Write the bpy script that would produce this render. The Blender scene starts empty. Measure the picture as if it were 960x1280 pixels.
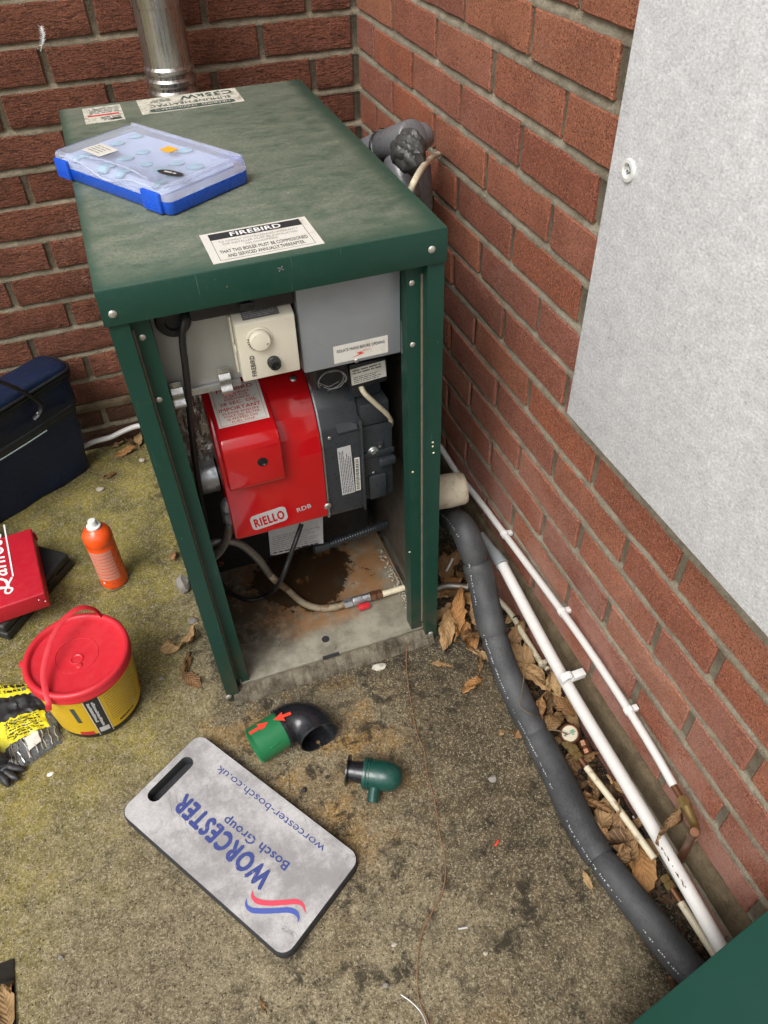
import bpy, bmesh, math, random
from mathutils import Vector, Matrix, noise
R = math.radians
random.seed(11)
SC = bpy.context.scene
COL = SC.collection
V = Vector

# ------------------------------------------------------------------ camera, world, sun, exposure
cam_d = bpy.data.cameras.new('camera')
cam = bpy.data.objects.new('camera', cam_d); COL.objects.link(cam)
cam_d.sensor_fit = 'VERTICAL'; cam_d.sensor_height = 36.0
cam_d.lens = 36.0 * 967.21 / 1280.0
cam_d.clip_start = 0.02; cam_d.clip_end = 300.0
yaw, pitch, roll = 0.3283, 0.7696, -0.0308
f = V((math.sin(yaw)*math.cos(pitch), math.cos(yaw)*math.cos(pitch), -math.sin(pitch)))
r0 = V((math.cos(yaw), -math.sin(yaw), 0)); u0 = r0.cross(f)
rt = r0*math.cos(roll) + u0*math.sin(roll); up = -r0*math.sin(roll) + u0*math.cos(roll)
mw = Matrix((rt, up, -f)).transposed().to_4x4(); mw.translation = V((-0.6145, -1.8973, 1.3881))
cam.matrix_world = mw
SC.camera = cam

SUN_DIR = V((-0.50, -0.42, 0.86)).normalized()          # towards the brightest part of the overcast sky
W = bpy.data.worlds.new('World'); SC.world = W; W.use_nodes = True
wn = W.node_tree.nodes; wl = W.node_tree.links
sky = wn.new('ShaderNodeTexSky'); sky.sky_type = 'NISHITA'; sky.sun_disc = False
sky.sun_elevation = math.asin(SUN_DIR.z); sky.sun_rotation = math.atan2(SUN_DIR.x, SUN_DIR.y)
sky.air_density = 1.0; sky.dust_density = 6.0; sky.ozone_density = 0.6
hs = wn.new('ShaderNodeHueSaturation'); hs.inputs['Saturation'].default_value = 0.22   # cloud cover takes the blue out
wl.new(sky.outputs[0], hs.inputs['Color'])
wl.new(hs.outputs[0], wn['Background'].inputs['Color'])
wn['Background'].inputs['Strength'].default_value = 0.14
sd = bpy.data.lights.new('sun', 'SUN'); sun = bpy.data.objects.new('sun', sd); COL.objects.link(sun)
sd.energy = 1.3; sd.angle = R(35); sd.color = (1.0, 0.98, 0.955)
sun.rotation_euler = SUN_DIR.to_track_quat('Z', 'Y').to_euler(); sun.location = SUN_DIR*6
SC.view_settings.view_transform = 'Standard'; SC.view_settings.look = 'None'
SC.view_settings.exposure = 0.42; SC.view_settings.gamma = 1.0

# ------------------------------------------------------------------ materials
class NB:
    """small node-tree builder"""
    def __init__(s, name):
        s.m = bpy.data.materials.new(name); s.m.use_nodes = True
        s.t = s.m.node_tree; s.n = s.t.nodes; s.b = s.n['Principled BSDF']
        s.geo = s.n.new('ShaderNodeNewGeometry'); s.tc = s.n.new('ShaderNodeTexCoord')
        s.oi = s.n.new('ShaderNodeObjectInfo')
    def L(s, a, b): s.t.links.new(a, b)
    def pos(s, sc=(1, 1, 1), rot=(0, 0, 0), src=None, off=(0, 0, 0)):
        mp = s.n.new('ShaderNodeMapping'); mp.inputs['Scale'].default_value = sc
        mp.inputs['Rotation'].default_value = rot; mp.inputs['Location'].default_value = off
        s.L(src or s.geo.outputs['Position'], mp.inputs[0]); return mp.outputs[0]
    def noise(s, scale, detail=4, rough=.55, vec=None, dist=0):
        n = s.n.new('ShaderNodeTexNoise'); n.inputs['Scale'].default_value = scale
        n.inputs['Detail'].default_value = detail; n.inputs['Roughness'].default_value = rough
        n.inputs['Distortion'].default_value = dist
        s.L(vec or s.geo.outputs['Position'], n.inputs['Vector']); return n.outputs[0]
    def vor(s, scale, vec=None, feature='F1', out='Distance', rnd=1):
        n = s.n.new('ShaderNodeTexVoronoi'); n.feature = feature; n.inputs['Scale'].default_value = scale
        n.inputs['Randomness'].default_value = rnd
        s.L(vec or s.geo.outputs['Position'], n.inputs['Vector']); return n.outputs[out]
    def ramp(s, x, a, b, lo=0., hi=1.):
        n = s.n.new('ShaderNodeMapRange'); n.interpolation_type = 'SMOOTHSTEP'
        for k, v in zip((1, 2, 3, 4), (a, b, lo, hi)): n.inputs[k].default_value = v
        s.L(x, n.inputs[0]); return n.outputs[0]
    def math(s, op, a, b=None, c=None):
        n = s.n.new('ShaderNodeMath'); n.operation = op
        for i, v in enumerate((a, b, c)):
            if v is None: continue
            if isinstance(v, (int, float)): n.inputs[i].default_value = v
            else: s.L(v, n.inputs[i])
        return n.outputs[0]
    def mix(s, fac, a, b, mode='MIX'):
        n = s.n.new('ShaderNodeMix'); n.data_type = 'RGBA'; n.blend_type = mode
        for key, v in ((0, fac), (6, a), (7, b)):
            if isinstance(v, (int, float)): n.inputs[key].default_value = v
            elif isinstance(v, (tuple, list)): n.inputs[key].default_value = (*v[:3], 1)
            else: s.L(v, n.inputs[key])
        return n.outputs[2]
    def cramp(s, x, stops, const=False):
        n = s.n.new('ShaderNodeValToRGB'); cr = n.color_ramp
        if const: cr.interpolation = 'CONSTANT'
        while len(cr.elements) < len(stops): cr.elements.new(.5)
        for e, (p, c) in zip(cr.elements, stops): e.position = p; e.color = (*c, 1)
        s.L(x, n.inputs[0]); return n.outputs[0]
    def xyz(s, src=None):
        n = s.n.new('ShaderNodeSeparateXYZ'); s.L(src or s.geo.outputs['Position'], n.inputs[0]); return n.outputs
    def bump(s, h, strength=.3, dist=.002, prev=None):
        n = s.n.new('ShaderNodeBump'); n.inputs['Strength'].default_value = strength
        n.inputs['Distance'].default_value = dist; s.L(h, n.inputs['Height'])
        if prev is not None: s.L(prev, n.inputs['Normal'])
        return n.outputs[0]
    def out(s, col=None, rough=None, metal=None, normal=None, **kw):
        for key, v in (('Base Color', col), ('Roughness', rough), ('Metallic', metal), ('Normal', normal)):
            if v is None: continue
            i = s.b.inputs[key]
            if isinstance(v, (int, float)): i.default_value = v
            elif isinstance(v, (tuple, list)): i.default_value = (*v[:3], 1)
            else: s.L(v, i)
        for key, v in kw.items(): s.b.inputs[key.replace('_', ' ')].default_value = v
        return s.m

def mat(name, col, rough=.5, metal=0., var=.18, vs=25, bump=0., bs=300, dirt=None, dirt_at=(.52, .68), ds=14, coat=0., rv=.1, spec=.5, bd=.001):
    k = NB(name)
    n1 = k.noise(vs, 5, .6)
    c = k.mix(n1, tuple(x*(1-var) for x in col), tuple(min(1, x*(1+var)) for x in col))
    rr = k.ramp(k.noise(vs*3, 3), .3, .7, max(.03, rough-rv), min(1, rough+rv))
    if dirt:
        m = k.ramp(k.noise(ds, 7, .7, dist=.4), *dirt_at)
        c = k.mix(m, c, dirt); rr = k.math('MAXIMUM', rr, k.math('MULTIPLY', m, .8))
    nrm = k.bump(k.noise(bs, 3, .6), bump, bd) if bump else None
    return k.out(c, rr, metal, nrm, Coat_Weight=coat, Specular_IOR_Level=spec)

M = {}
def brick_mat(name, cols, crease):
    k = NB(name)
    rnd = k.oi.outputs['Random']
    c = k.cramp(rnd, [(i/(len(cols)-1), cc) for i, cc in enumerate(cols)])
    big = k.noise(7, 4, .6); fine = k.noise(420, 4, .7)
    c = k.mix(k.ramp(big, .35, .7, 0, .45), c, tuple(x*.66 for x in cols[0]))
    c = k.mix(k.ramp(k.noise(55, 5, .7), .45, .75, 0, .45), c, tuple(min(1, x*1.45) for x in cols[-1]))
    c = k.mix(k.ramp(fine, .38, .68, 0, .50), c, k.mix(.6, c, (.02, .008, .006)))
    cellv = k.xyz(k.vor(520, out='Color'))[0]
    c = k.mix(k.ramp(cellv, .72, 1.0, 0, .35), c, tuple(min(1, q*1.8) for q in cols[2]))
    c = k.mix(k.ramp(cellv, .24, .05, 0, .55), c, tuple(q*.22 for q in cols[0]))
    pale = k.math('MULTIPLY', k.ramp(k.noise(5, 3, .5), .55, .72), k.ramp(k.noise(190, 5, .75), .46, .66))
    c = k.mix(k.math('MULTIPLY', pale, .55), c, (.42, .30, .24))
    specks = k.ramp(k.vor(150), .05, .14, 1, 0)
    keep = k.ramp(k.noise(35, 2), .54, .66)
    if crease:
        v = k.pos((38, 38, 165)); h1 = k.noise(1, 5, .65, v, 1.6)
        v2 = k.pos((95, 95, 330)); h2 = k.noise(1, 3, .6, v2, .8)
        cr = k.ramp(h1, .36, .5, 1, 0)
        c = k.mix(k.math('MULTIPLY', cr, .72), c, (.038, .016, .011))
        h = k.math('ADD', k.math('MULTIPLY', h1, 1.0), k.math('MULTIPLY', h2, .5))
        nrm = k.bump(h, 1.0, .009)
        z = k.xyz()[2]; c = k.mix(k.math('MULTIPLY', k.ramp(z, .22, .06), .7), c, (.060, .040, .024))
        lime = k.math('MULTIPLY', specks, k.ramp(k.noise(14, 2), .62, .7))
        c = k.mix(k.math('MULTIPLY', lime, .8), c, (.6, .57, .5))
    else:
        pits = k.math('MULTIPLY', k.ramp(k.vor(210), .12, .26, 1, 0), k.ramp(k.noise(22, 3), .42, .58))
        c = k.mix(k.math('MULTIPLY', pits, .75), c, (.05, .018, .012))
        v = k.pos((260, 260, 110)); drag = k.noise(1, 4, .7, v)
        h = k.math('SUBTRACT', k.math('ADD', k.math('MULTIPLY', fine, .5), k.math('MULTIPLY', drag, .6)), k.math('MULTIPLY', pits, .9))
        nrm = k.bump(h, .9, .005)
        # grime and splash towards the ground, lime bloom in patches
        z = k.xyz()[2]
        low = k.math('MULTIPLY', k.ramp(z, .62, .10), k.ramp(k.noise(9, 5, .6), .34, .66))
        c = k.mix(k.math('MULTIPLY', low, .62), c, (.40, .235, .19))
    return k.out(c, .88, 0, nrm, Specular_IOR_Level=.25)
M['brick_back'] = brick_mat('rough red brick', [(.172, .062, .036), (.228, .085, .049), (.275, .108, .064), (.202, .075, .046)], True)
M['brick_side'] = brick_mat('smooth red brick', [(.275, .092, .056), (.345, .126, .074), (.39, .155, .085), (.30, .118, .084), (.37, .120, .060), (.24, .095, .068)], False)

def mortar_mat(name, col, dark):
    k = NB(name)
    c = k.mix(k.ramp(k.noise(28, 5, .65), .3, .7), dark, col)
    c = k.mix(k.ramp(k.noise(300, 3, .7), .5, .8, 0, .6), c, tuple(x*1.5 for x in col))
    c = k.mix(k.ramp(k.vor(260), .1, .2, .55, 0), c, tuple(x*.4 for x in dark))
    nrm = k.bump(k.noise(190, 5, .75), .9, .004)
    return k.out(c, .95, 0, nrm, Specular_IOR_Level=.2)
M['mortar_back'] = mortar_mat('grey brown mortar', (.29, .25, .18), (.17, .14, .095))
M['mortar_side'] = mortar_mat('weathered buff mortar', (.33, .295, .222), (.205, .172, .122))
M['plinth_mortar'] = mortar_mat('damp brown render', (.15, .115, .07), (.075, .055, .033))

# mossy exposed-aggregate concrete
k = NB('mossy concrete')
x, y, z = k.xyz()
wob = k.noise(3.2, 5, .6)
fine = k.noise(170, 5, .75); mid = k.noise(34, 6, .7)
base = k.mix(k.ramp(mid, .33, .68), (.112, .089, .051), (.252, .205, .125))
base = k.mix(k.ramp(fine, .42, .72, 0, .8), base, (.34, .30, .205))
# moss: left and towards the back wall
mossx = k.math('ADD', k.math('ADD', k.math('MULTIPLY', x, -1.0), k.math('MULTIPLY', y, .62)), k.math('MULTIPLY', wob, .75))
moss = k.math('MULTIPLY', k.ramp(mossx, .36, .86), k.ramp(k.noise(60, 6, .75), .28, .58))
mosscol = k.mix(k.ramp(k.noise(13, 5, .6), .35, .68), (.115, .103, .014), (.30, .245, .036))
base = k.mix(k.math('MULTIPLY', moss, .86), base, mosscol)
tone = k.noise(2.1, 5, .6, k.pos((1, 1, 1), off=(7, 3, 1)))
base = k.mix(k.ramp(tone, .42, .66, 0, .55), base, k.mix(.5, base, (.075, .052, .028)))
rust = k.math('MULTIPLY', k.ramp(k.noise(3.1, 5, .65, k.pos((1, 1, 1), off=(2, 9, 4))), .52, .68), k.ramp(x, -.75, -.5))
base = k.mix(k.math('MULTIPLY', rust, .45), base, (.20, .125, .05))
# ochre lichen stains in front of the boiler
ld = k.noise(2.4, 4, .6, k.pos((1, 1, 1), off=(3.3, 1.7, 0)))
zone = k.math('MULTIPLY', k.ramp(x, -.80, -.62), k.ramp(x, -.28, -.42))
zone = k.math('MULTIPLY', zone, k.math('MULTIPLY', k.ramp(y, -1.45, -1.2), k.ramp(y, -.9, -1.0)))
och = k.math('MULTIPLY', zone, k.ramp(k.noise(11, 6, .7), .46, .64))
base = k.mix(k.math('MULTIPLY', och, .82), base, (.30, .165, .042))
# dark damp soil beside the pipes, and dark algae clumps
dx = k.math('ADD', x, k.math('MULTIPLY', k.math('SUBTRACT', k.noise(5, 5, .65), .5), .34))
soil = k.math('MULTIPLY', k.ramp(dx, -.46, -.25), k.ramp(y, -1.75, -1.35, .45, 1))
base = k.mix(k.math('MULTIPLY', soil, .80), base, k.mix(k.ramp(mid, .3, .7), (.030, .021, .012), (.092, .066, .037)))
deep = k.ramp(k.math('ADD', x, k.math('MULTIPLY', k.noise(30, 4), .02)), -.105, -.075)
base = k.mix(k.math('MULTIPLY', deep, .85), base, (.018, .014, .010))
alg = k.math('MULTIPLY', k.ramp(k.noise(8.5, 7, .72), .53, .66), k.ramp(k.noise(75, 4, .7), .36, .6))
alg = k.math('MULTIPLY', alg, k.ramp(x, -.80, -.45))
base = k.mix(k.math('MULTIPLY', alg, .78), base, (.036, .032, .021))
dark_base = k.math('MULTIPLY', k.ramp(k.math('ADD', y, k.math('MULTIPLY', k.noise(14, 5, .7), .10)), -1.00, -.93), k.ramp(x, -.70, -.62))  # ground darker from just before the boiler back to the wall
base = k.mix(k.math('MULTIPLY', dark_base, .6), base, (.05, .042, .03))
# exposed grit
cell = k.vor(255, out='Color'); cd = k.vor(255)
chip = k.math('MULTIPLY', k.ramp(cd, .22, .34, 1, 0), k.ramp(k.xyz(cell)[0], .60, .70))
base = k.mix(k.math('MULTIPLY', chip, .45), base, k.cramp(k.xyz(cell)[1], [(0, (.52, .46, .30)), (.5, (.40, .36, .27)), (1, (.58, .53, .42))]))
chip2 = k.math('MULTIPLY', k.ramp(k.vor(190, k.pos((1, 1, 1), off=(1, 2, 3))), .2, .34, 1, 0), k.ramp(k.xyz(k.vor(190, k.pos((1, 1, 1), off=(1, 2, 3)), out='Color'))[0], .66, .74))
base = k.mix(k.math('MULTIPLY', chip2, .75), base, (.030, .024, .016))
g1 = k.xyz(k.vor(520, out='Color'))[0]; g2 = k.xyz(k.vor(250, k.pos((1, 1, .3), off=(.3, .7, 0)), out='Color'))[1]
gsum = k.math('ADD', k.math('MULTIPLY', g1, .62), k.math('MULTIPLY', g2, .38))
base = k.mix(k.ramp(gsum, .12, .44, .60, 0), base, k.mix(.34, (.012, .010, .006), base))
base = k.mix(k.ramp(gsum, .58, .90, 0, .62), base, k.mix(.55, base, (.62, .55, .37)))
blot = k.math('MULTIPLY', k.ramp(k.noise(21, 8, .8, dist=.3), .50, .60), k.ramp(k.noise(4.5, 4, .6, k.pos((1, 1, 1), off=(4, 2, 8))), .36, .54))
blot = k.math('MULTIPLY', blot, k.ramp(x, -.95, -.6))
base = k.mix(k.math('MULTIPLY', blot, .88), base, (.026, .022, .015))
h = k.math('ADD', k.math('MULTIPLY', fine, .6), k.math('ADD', k.math('MULTIPLY', mid, .8), k.math('MULTIPLY', chip, .35)))
h = k.math('ADD', k.math('SUBTRACT', h, k.math('MULTIPLY', chip2, .3)), k.math('MULTIPLY', gsum, .5))
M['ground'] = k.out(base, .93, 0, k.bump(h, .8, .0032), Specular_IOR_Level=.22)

# green painted steel, clean and weathered
k = NB('dark green painted steel')
x, y, z = k.xyz()
c = k.mix(k.noise(7, 5, .6), (.0050, .034, .023), (.0085, .050, .034))
gr = k.math('MULTIPLY', k.ramp(z, .20, .02), k.ramp(k.noise(22, 6, .7), .36, .62))
c = k.mix(k.math('MULTIPLY', gr, .75), c, (.055, .048, .030))
sc = k.noise(1, 3, .6, k.pos((230, 230, 9), (0, .5, .3)))
scr = k.math('MULTIPLY', k.ramp(sc, .665, .70), k.ramp(k.noise(6, 3), .5, .62))
c = k.mix(k.math('MULTIPLY', scr, .55), c, (.09, .15, .12))
sp = k.math('MULTIPLY', k.ramp(k.vor(60), .035, .075, 1, 0), k.ramp(k.noise(5, 3), .50, .6))
c = k.mix(k.math('MULTIPLY', sp, .8), c, (.22, .17, .11))
dust = k.ramp(k.noise(85, 6, .8), .5, .8, 0, .3)
c = k.mix(dust, c, (.05, .085, .066))
M['green'] = k.out(c, k.ramp(k.noise(18, 4), .3, .7, .36, .50), 0, k.bump(k.noise(500, 2), .06, .001), Specular_IOR_Level=.4)
k = NB('weathered green lid paint')
x, y, z = k.xyz()
st = k.noise(1, 7, .68, k.pos((14, 30, 14), (0, 0, .35)), .5)
st2 = k.noise(1, 6, .7, k.pos((42, 80, 42), (0, 0, -.25)), .6)
edge = k.math('MULTIPLY', k.ramp(y, -.985, -.88), k.math('MULTIPLY', k.ramp(x, -.195, -.232), k.ramp(x, -.668, -.64)))
film = k.math('MULTIPLY', k.ramp(k.math('ADD', k.math('MULTIPLY', st, .6), k.math('ADD', k.math('MULTIPLY', st2, .35), k.math('MULTIPLY', k.noise(3.2, 4, .55), .42))), .38, .84), edge)
c = k.mix(k.noise(20, 5), (.009, .048, .034), (.018, .078, .054))
c = k.mix(k.math('MULTIPLY', edge, .45), c, (.050, .088, .066))
c = k.mix(k.math('MULTIPLY', film, .88), c, k.mix(k.noise(60, 5), (.130, .152, .116), (.245, .252, .182)))
sp = k.math('MULTIPLY', k.ramp(k.vor(95), .06, .13, 1, 0), k.ramp(k.noise(9, 4), .55, .68))
c = k.mix(sp, c, (.48, .50, .42))
dk = k.math('MULTIPLY', k.ramp(k.noise(22, 6, .75), .60, .72), k.ramp(y, -.45, -.30))
c = k.mix(k.math('MULTIPLY', dk, .7), c, (.03, .045, .042))
M['green_lid'] = k.out(k.mix(k.ramp(k.noise(190, 5, .85), .42, .66, 0, .6), c, (.05, .065, .045)), k.ramp(film, 0, 1, .36, .62), 0, k.bump(k.math('ADD', st2, st), .25, .0015))
M['green_plastic'] = mat('dark green plastic', (.008, .052, .040), .28, 0, .2, 40, .15, 250, dirt=(.07, .07, .05), dirt_at=(.62, .8), ds=40)
M['green_bright'] = mat('mid green pipe plastic', (.016, .150, .055), .38, 0, .12, 30, .05)
M['door_green'] = mat('clean green door paint', (.0062, .043, .030), .45, 0, .12, 8, .05, 400, rv=.05, spec=.25)

M['red_burner'] = mat('glossy red burner cover', (.43, .006, .009), .13, 0, .08, 12, .02, 500, dirt=(.32, .04, .03), dirt_at=(.66, .95), ds=24, coat=.5, rv=.04)
M['red_lid'] = mat('red bucket plastic', (.55, .020, .032), .42, 0, .08, 20, .12, 160, dirt=(.62, .085, .09), dirt_at=(.52, .95), ds=9)
M['red_case'] = mat('scuffed red plastic case', (.46, .012, .026), .42, 0, .15, 26, .1, 300, dirt=(.55, .10, .11), dirt_at=(.6, .85), ds=35)
M['red_print'] = mat('red print', (.50, .02, .03), .6)
M['red_mark'] = mat('bright red paint mark', (.62, .045, .02), .55, 0, .2, 90)
M['orange'] = mat('orange bottle plastic', (.78, .085, .012), .30, 0, .08, 20, .03, coat=.2)
M['orange_print'] = mat('pale orange panel print', (.60, .26, .19), .45, 0, .35, 420)
M['yellow'] = mat('yellow bucket label', (.60, .38, .016), .42, 0, .08, 14, .05, dirt=(.42, .28, .05), dirt_at=(.6, .85), ds=22)
M['yellow_film'] = mat('bright yellow packet film', (.70, .62, .03), .28, 0, .15, 25, .3, 60, rv=.12)
M['orange_sticker'] = mat('orange price sticker', (.85, .38, .02), .55)
M['black'] = mat('black plastic', (.014, .014, .015), .42, 0, .3, 40, .1, 300)
M['black_gloss'] = mat('gloss black pipe plastic', (.012, .013, .015), .24, 0, .3, 30, .05, dirt=(.05, .048, .04), dirt_at=(.66, .85), ds=35)
M['black_case'] = mat('scuffed black case', (.020, .020, .019), .5, 0, .4, 40, .3, 250, dirt=(.07, .065, .055), dirt_at=(.62, .85), ds=30)
M['black_soot'] = mat('matt black boiler body', (.010, .010, .010), .7, 0, .5, 12, .2, 120, dirt=(.055, .035, .02), dirt_at=(.6, .8), ds=10)
M['dark_grey'] = mat('dark grey cast housing', (.026, .030, .034), .34, 0, .18, 25, .12, 420, dirt=(.05, .05, .048), dirt_at=(.66, .95), ds=12)
M['grey_panel'] = mat('grey coated panel', (.27, .29, .305), .42, .25, .1, 18, .06, 500, dirt=(.19, .19, .18), dirt_at=(.6, .85), ds=14)
M['pale_panel'] = mat('pale grey control panel', (.34, .34, .31), .5, .2, .1, 14, .05, 400, dirt=(.23, .21, .17), dirt_at=(.62, .85), ds=12)
M['inner_side'] = mat('grimy side lining', (.18, .155, .125), .5, .2, .35, 20, .4, 90, dirt=(.07, .055, .042), dirt_at=(.48, .75), ds=9)
M['cream'] = mat('cream thermostat plastic', (.66, .62, .50), .42, 0, .05, 30, .04, dirt=(.50, .46, .36), dirt_at=(.66, .9), ds=30)
M['cream_pipe'] = mat('yellowed pipe sleeve', (.56, .50, .36), .5, 0, .15, 40, .15, 160, dirt=(.22, .17, .10), dirt_at=(.52, .7), ds=45)
M['lag_cream'] = mat('cream pipe lagging', (.43, .39, .29), .8, 0, .2, 60, .5, 160, dirt=(.24, .20, .13), dirt_at=(.5, .7), ds=40)
M['white_pipe'] = mat('white pipe plastic', (.56, .55, .525), .35, 0, .05, 30, .05, dirt=(.46, .42, .34), dirt_at=(.6, .82), ds=32)
M['white'] = mat('white plastic', (.64, .64, .615), .4, 0, .06, 30, .05, dirt=(.5, .47, .4), dirt_at=(.62, .84), ds=40)
M['paper'] = mat('white label paper', (.60, .585, .53), .6, 0, .06, 60, dirt=(.42, .38, .28), dirt_at=(.5, .8), ds=40)
M['paper_worn'] = mat('worn dirty label', (.52, .50, .42), .7, 0, .3, 90, .3, 200, dirt=(.22, .22, .17), dirt_at=(.46, .66), ds=110)
M['paper_grey'] = mat('aged grey label', (.42, .42, .42), .6, 0, .15, 80, dirt=(.25, .24, .23), dirt_at=(.55, .8), ds=60)
M['ink'] = mat('black ink', (.022, .022, .024), .6, 0, .3, 120)
M['ink_soft'] = mat('faded grey ink', (.13, .13, .125), .7, 0, .3, 120)
M['ink_green'] = mat('faded green ink', (.045, .07, .06), .7, 0, .5, 120)
M['blue_ink'] = mat('blue printed lettering', (.036, .053, .205), .6, 0, .2, 160, dirt=(.26, .25, .28), dirt_at=(.60, .68), ds=95)
M['blue_stripe'] = mat('blue printed stripe', (.060, .095, .36), .6, 0, .15, 160)
M['pink_stripe'] = mat('red printed stripe', (.62, .055, .095), .6, 0, .15, 160)
M['white_ink'] = mat('white print', (.74, .74, .72), .55)
M['chrome'] = mat('zinc plated steel', (.48, .48, .46), .34, .9, .15, 60, .1)
M['galv'] = mat('galvanised strip', (.50, .52, .53), .36, .85, .2, 40, .1, dirt=(.36, .34, .30), dirt_at=(.6, .85), ds=30)
M['screw'] = mat('dull screw head', (.50, .48, .43), .42, .7, .3, 200)
M['copper'] = mat('tarnished copper', (.20, .095, .052), .42, .75, .35, 70, .1, dirt=(.07, .045, .03), dirt_at=(.55, .75), ds=60)
M['brass'] = mat('tarnished brass', (.27, .19, .075), .42, .75, .3, 60, .1, dirt=(.10, .075, .035), dirt_at=(.56, .76), ds=70)
M['foil'] = mat('crinkled foil insulation', (.46, .44, .40), .34, .8, .3, 40, 1.0, 70, bd=.004)
M['rubber'] = mat('black cable rubber', (.013, .013, .014), .45, 0, .2, 60)
M['tape'] = mat('dark grey duct tape', (.045, .045, .042), .5, 0, .35, 45, .5, 70, rv=.15)
M['lag_grey'] = mat('grey foam pipe lagging', (.125, .125, .13), .33, 0, .12, 40, .2, 200, rv=.1, spec=.6)
M['rust'] = mat('rusty seal edge', (.13, .105, .075), .8, 0, .5, 60, .4, 200, dirt=(.20, .10, .04), dirt_at=(.56, .72), ds=40)
M['stone'] = mat('grey pebble', (.20, .185, .16), .85, 0, .3, 90, .5, 200)
M['pale_stone'] = mat('pale chip of stone', (.36, .33, .26), .85, 0, .3, 120, .4, 250)
M['soil'] = mat('dark soil', (.020, .016, .011), .95, 0, .6, 60, .9, 90)
M['feather'] = mat('white feather', (.70, .70, .70), .8, 0, .1, 200)
M['root'] = mat('thin reddish root', (.22, .11, .055), .7, 0, .4, 160)
M['wire'] = mat('pale grey wire', (.42, .42, .40), .4, .3)
M['twig'] = mat('dry stalk', (.12, .085, .045), .8, 0, .4, 120)

# stainless flue, brushed and finger-marked
k = NB('brushed stainless flue')
b1 = k.noise(1, 4, .6, k.pos((140, 140, 3)))
c = k.mix(k.ramp(k.noise(7, 5, .6), .35, .7), (.36, .34, .31), (.52, .50, .47))
M['steel'] = k.out(c, k.ramp(b1, .3, .7, .20, .42), .95, k.bump(b1, .12, .001))
# black foam insulation with a crackled skin
k = NB('black foam pipe insulation')
ck = k.vor(1, k.pos((130, 130, 130)), 'DISTANCE_TO_EDGE')
skin = k.noise(16, 5, .6)
c = k.mix(k.ramp(skin, .3, .7), (.026, .028, .030), (.056, .058, .060))
crk = k.math('MULTIPLY', k.ramp(ck, .0, .05, 1, 0), k.ramp(k.noise(10, 3), .38, .6))
c = k.mix(k.math('MULTIPLY', crk, .6), c, (.010, .010, .010))
c = k.mix(k.ramp(k.noise(420, 3, .7), .56, .8, 0, .5), c, (.16, .155, .145))
M['foam'] = k.out(c, .62, 0, k.bump(k.math('ADD', k.math('MULTIPLY', crk, -.7), k.noise(240, 3)), .35, .002))
# GRP meter-box door: pale, mottled
k = NB('mottled pale grey moulded plastic')
v = k.pos((1, 210, 340)); m1 = k.noise(1, 5, .78, v)
m2 = k.noise(1, 4, .6, k.pos((1, 12, 15))); m3 = k.noise(1, 5, .7, k.pos((1, 45, 70)))
s = k.math('ADD', k.math('MULTIPLY', m1, .68), k.math('ADD', k.math('MULTIPLY', m2, .10), k.math('MULTIPLY', m3, .26)))
c = k.cramp(s, [(.37, (.30, .305, .315)), (.47, (.52, .525, .535)), (.55, (.63, .635, .645)), (.66, (.84, .845, .85))])
M['grp'] = k.out(c, .55, 0, k.bump(m1, .25, .001))
# kneeling pad skin
k = NB('scuffed pale pad vinyl')
s1 = k.noise(9, 6, .7); s2 = k.noise(55, 6, .75)
c = k.mix(k.ramp(k.math('ADD', s1, k.math('MULTIPLY', s2, .35)), .5, .82), (.475, .465, .46), (.25, .243, .24))
c = k.mix(k.ramp(k.noise(17, 7, .8, dist=.6), .62, .70, 0, .75), c, (.12, .115, .115))
c = k.mix(k.ramp(k.vor(70), .03, .09, .5, 0), c, (.16, .155, .15))
for rz, off_ in ((.4, 1), (-.9, 5), (1.7, 9)):
    ln = k.noise(1, 3, .55, k.pos((150, 7, 20), (0, 0, rz), off=(off_, 0, 0)))
    c = k.mix(k.math('MULTIPLY', k.ramp(ln, .655, .69), k.ramp(k.noise(8, 3, .5, k.pos((1, 1, 1), off=(off_, 2, 0))), .52, .62, 0, .55)), c, (.16, .155, .16))
c = k.mix(k.ramp(k.noise(260, 4, .8), .42, .7, 0, .38), c, (.20, .195, .20))
M['pad'] = k.out(c, .62, 0, k.bump(s2, .15, .001))
M['pad_side'] = mat('charcoal pad foam', (.022, .023, .026), .7, 0, .3, 60, .3, 260, dirt=(.09, .085, .075), dirt_at=(.62, .82), ds=50)
# base tray: oil-stained galvanised sheet
k = NB('oil stained steel tray')
x, y, z = k.xyz()
c = k.mix(k.ramp(k.noise(16, 6, .68), .32, .7), (.125, .112, .082), (.275, .258, .198))
wx = k.math('ADD', x, k.math('MULTIPLY', k.math('SUBTRACT', k.noise(11, 6, .7), .5), .20))
wy = k.math('ADD', y, k.math('MULTIPLY', k.math('SUBTRACT', k.noise(8, 6, .7, k.pos((1, 1, 1), off=(5, 1, 2))), .5), .16))
d1 = k.math('SQRT', k.math('ADD', k.math('POWER', k.math('ADD', wx, .405), 2), k.math('POWER', k.math('MULTIPLY', k.math('ADD', wy, .700), 1.25), 2)))
halo = k.ramp(d1, .25, .15); core = k.math('MAXIMUM', k.ramp(d1, .135, .118), k.math('MULTIPLY', k.ramp(d1, .20, .15), k.ramp(k.noise(24, 5, .65, k.pos((1, 1.6, 1), off=(3, 3, 3))), .60, .66)))
c = k.mix(k.math('MULTIPLY', k.math('MULTIPLY', halo, k.ramp(k.noise(20, 6, .7), .38, .56)), .8), c, (.24, .105, .028))
c = k.mix(k.math('MULTIPLY', core, .93), c, (.020, .0105, .005))
d2 = k.math('SQRT', k.math('ADD', k.math('POWER', k.math('ADD', wx, .57), 2), k.math('POWER', k.math('ADD', wy, .76), 2)))
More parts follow.
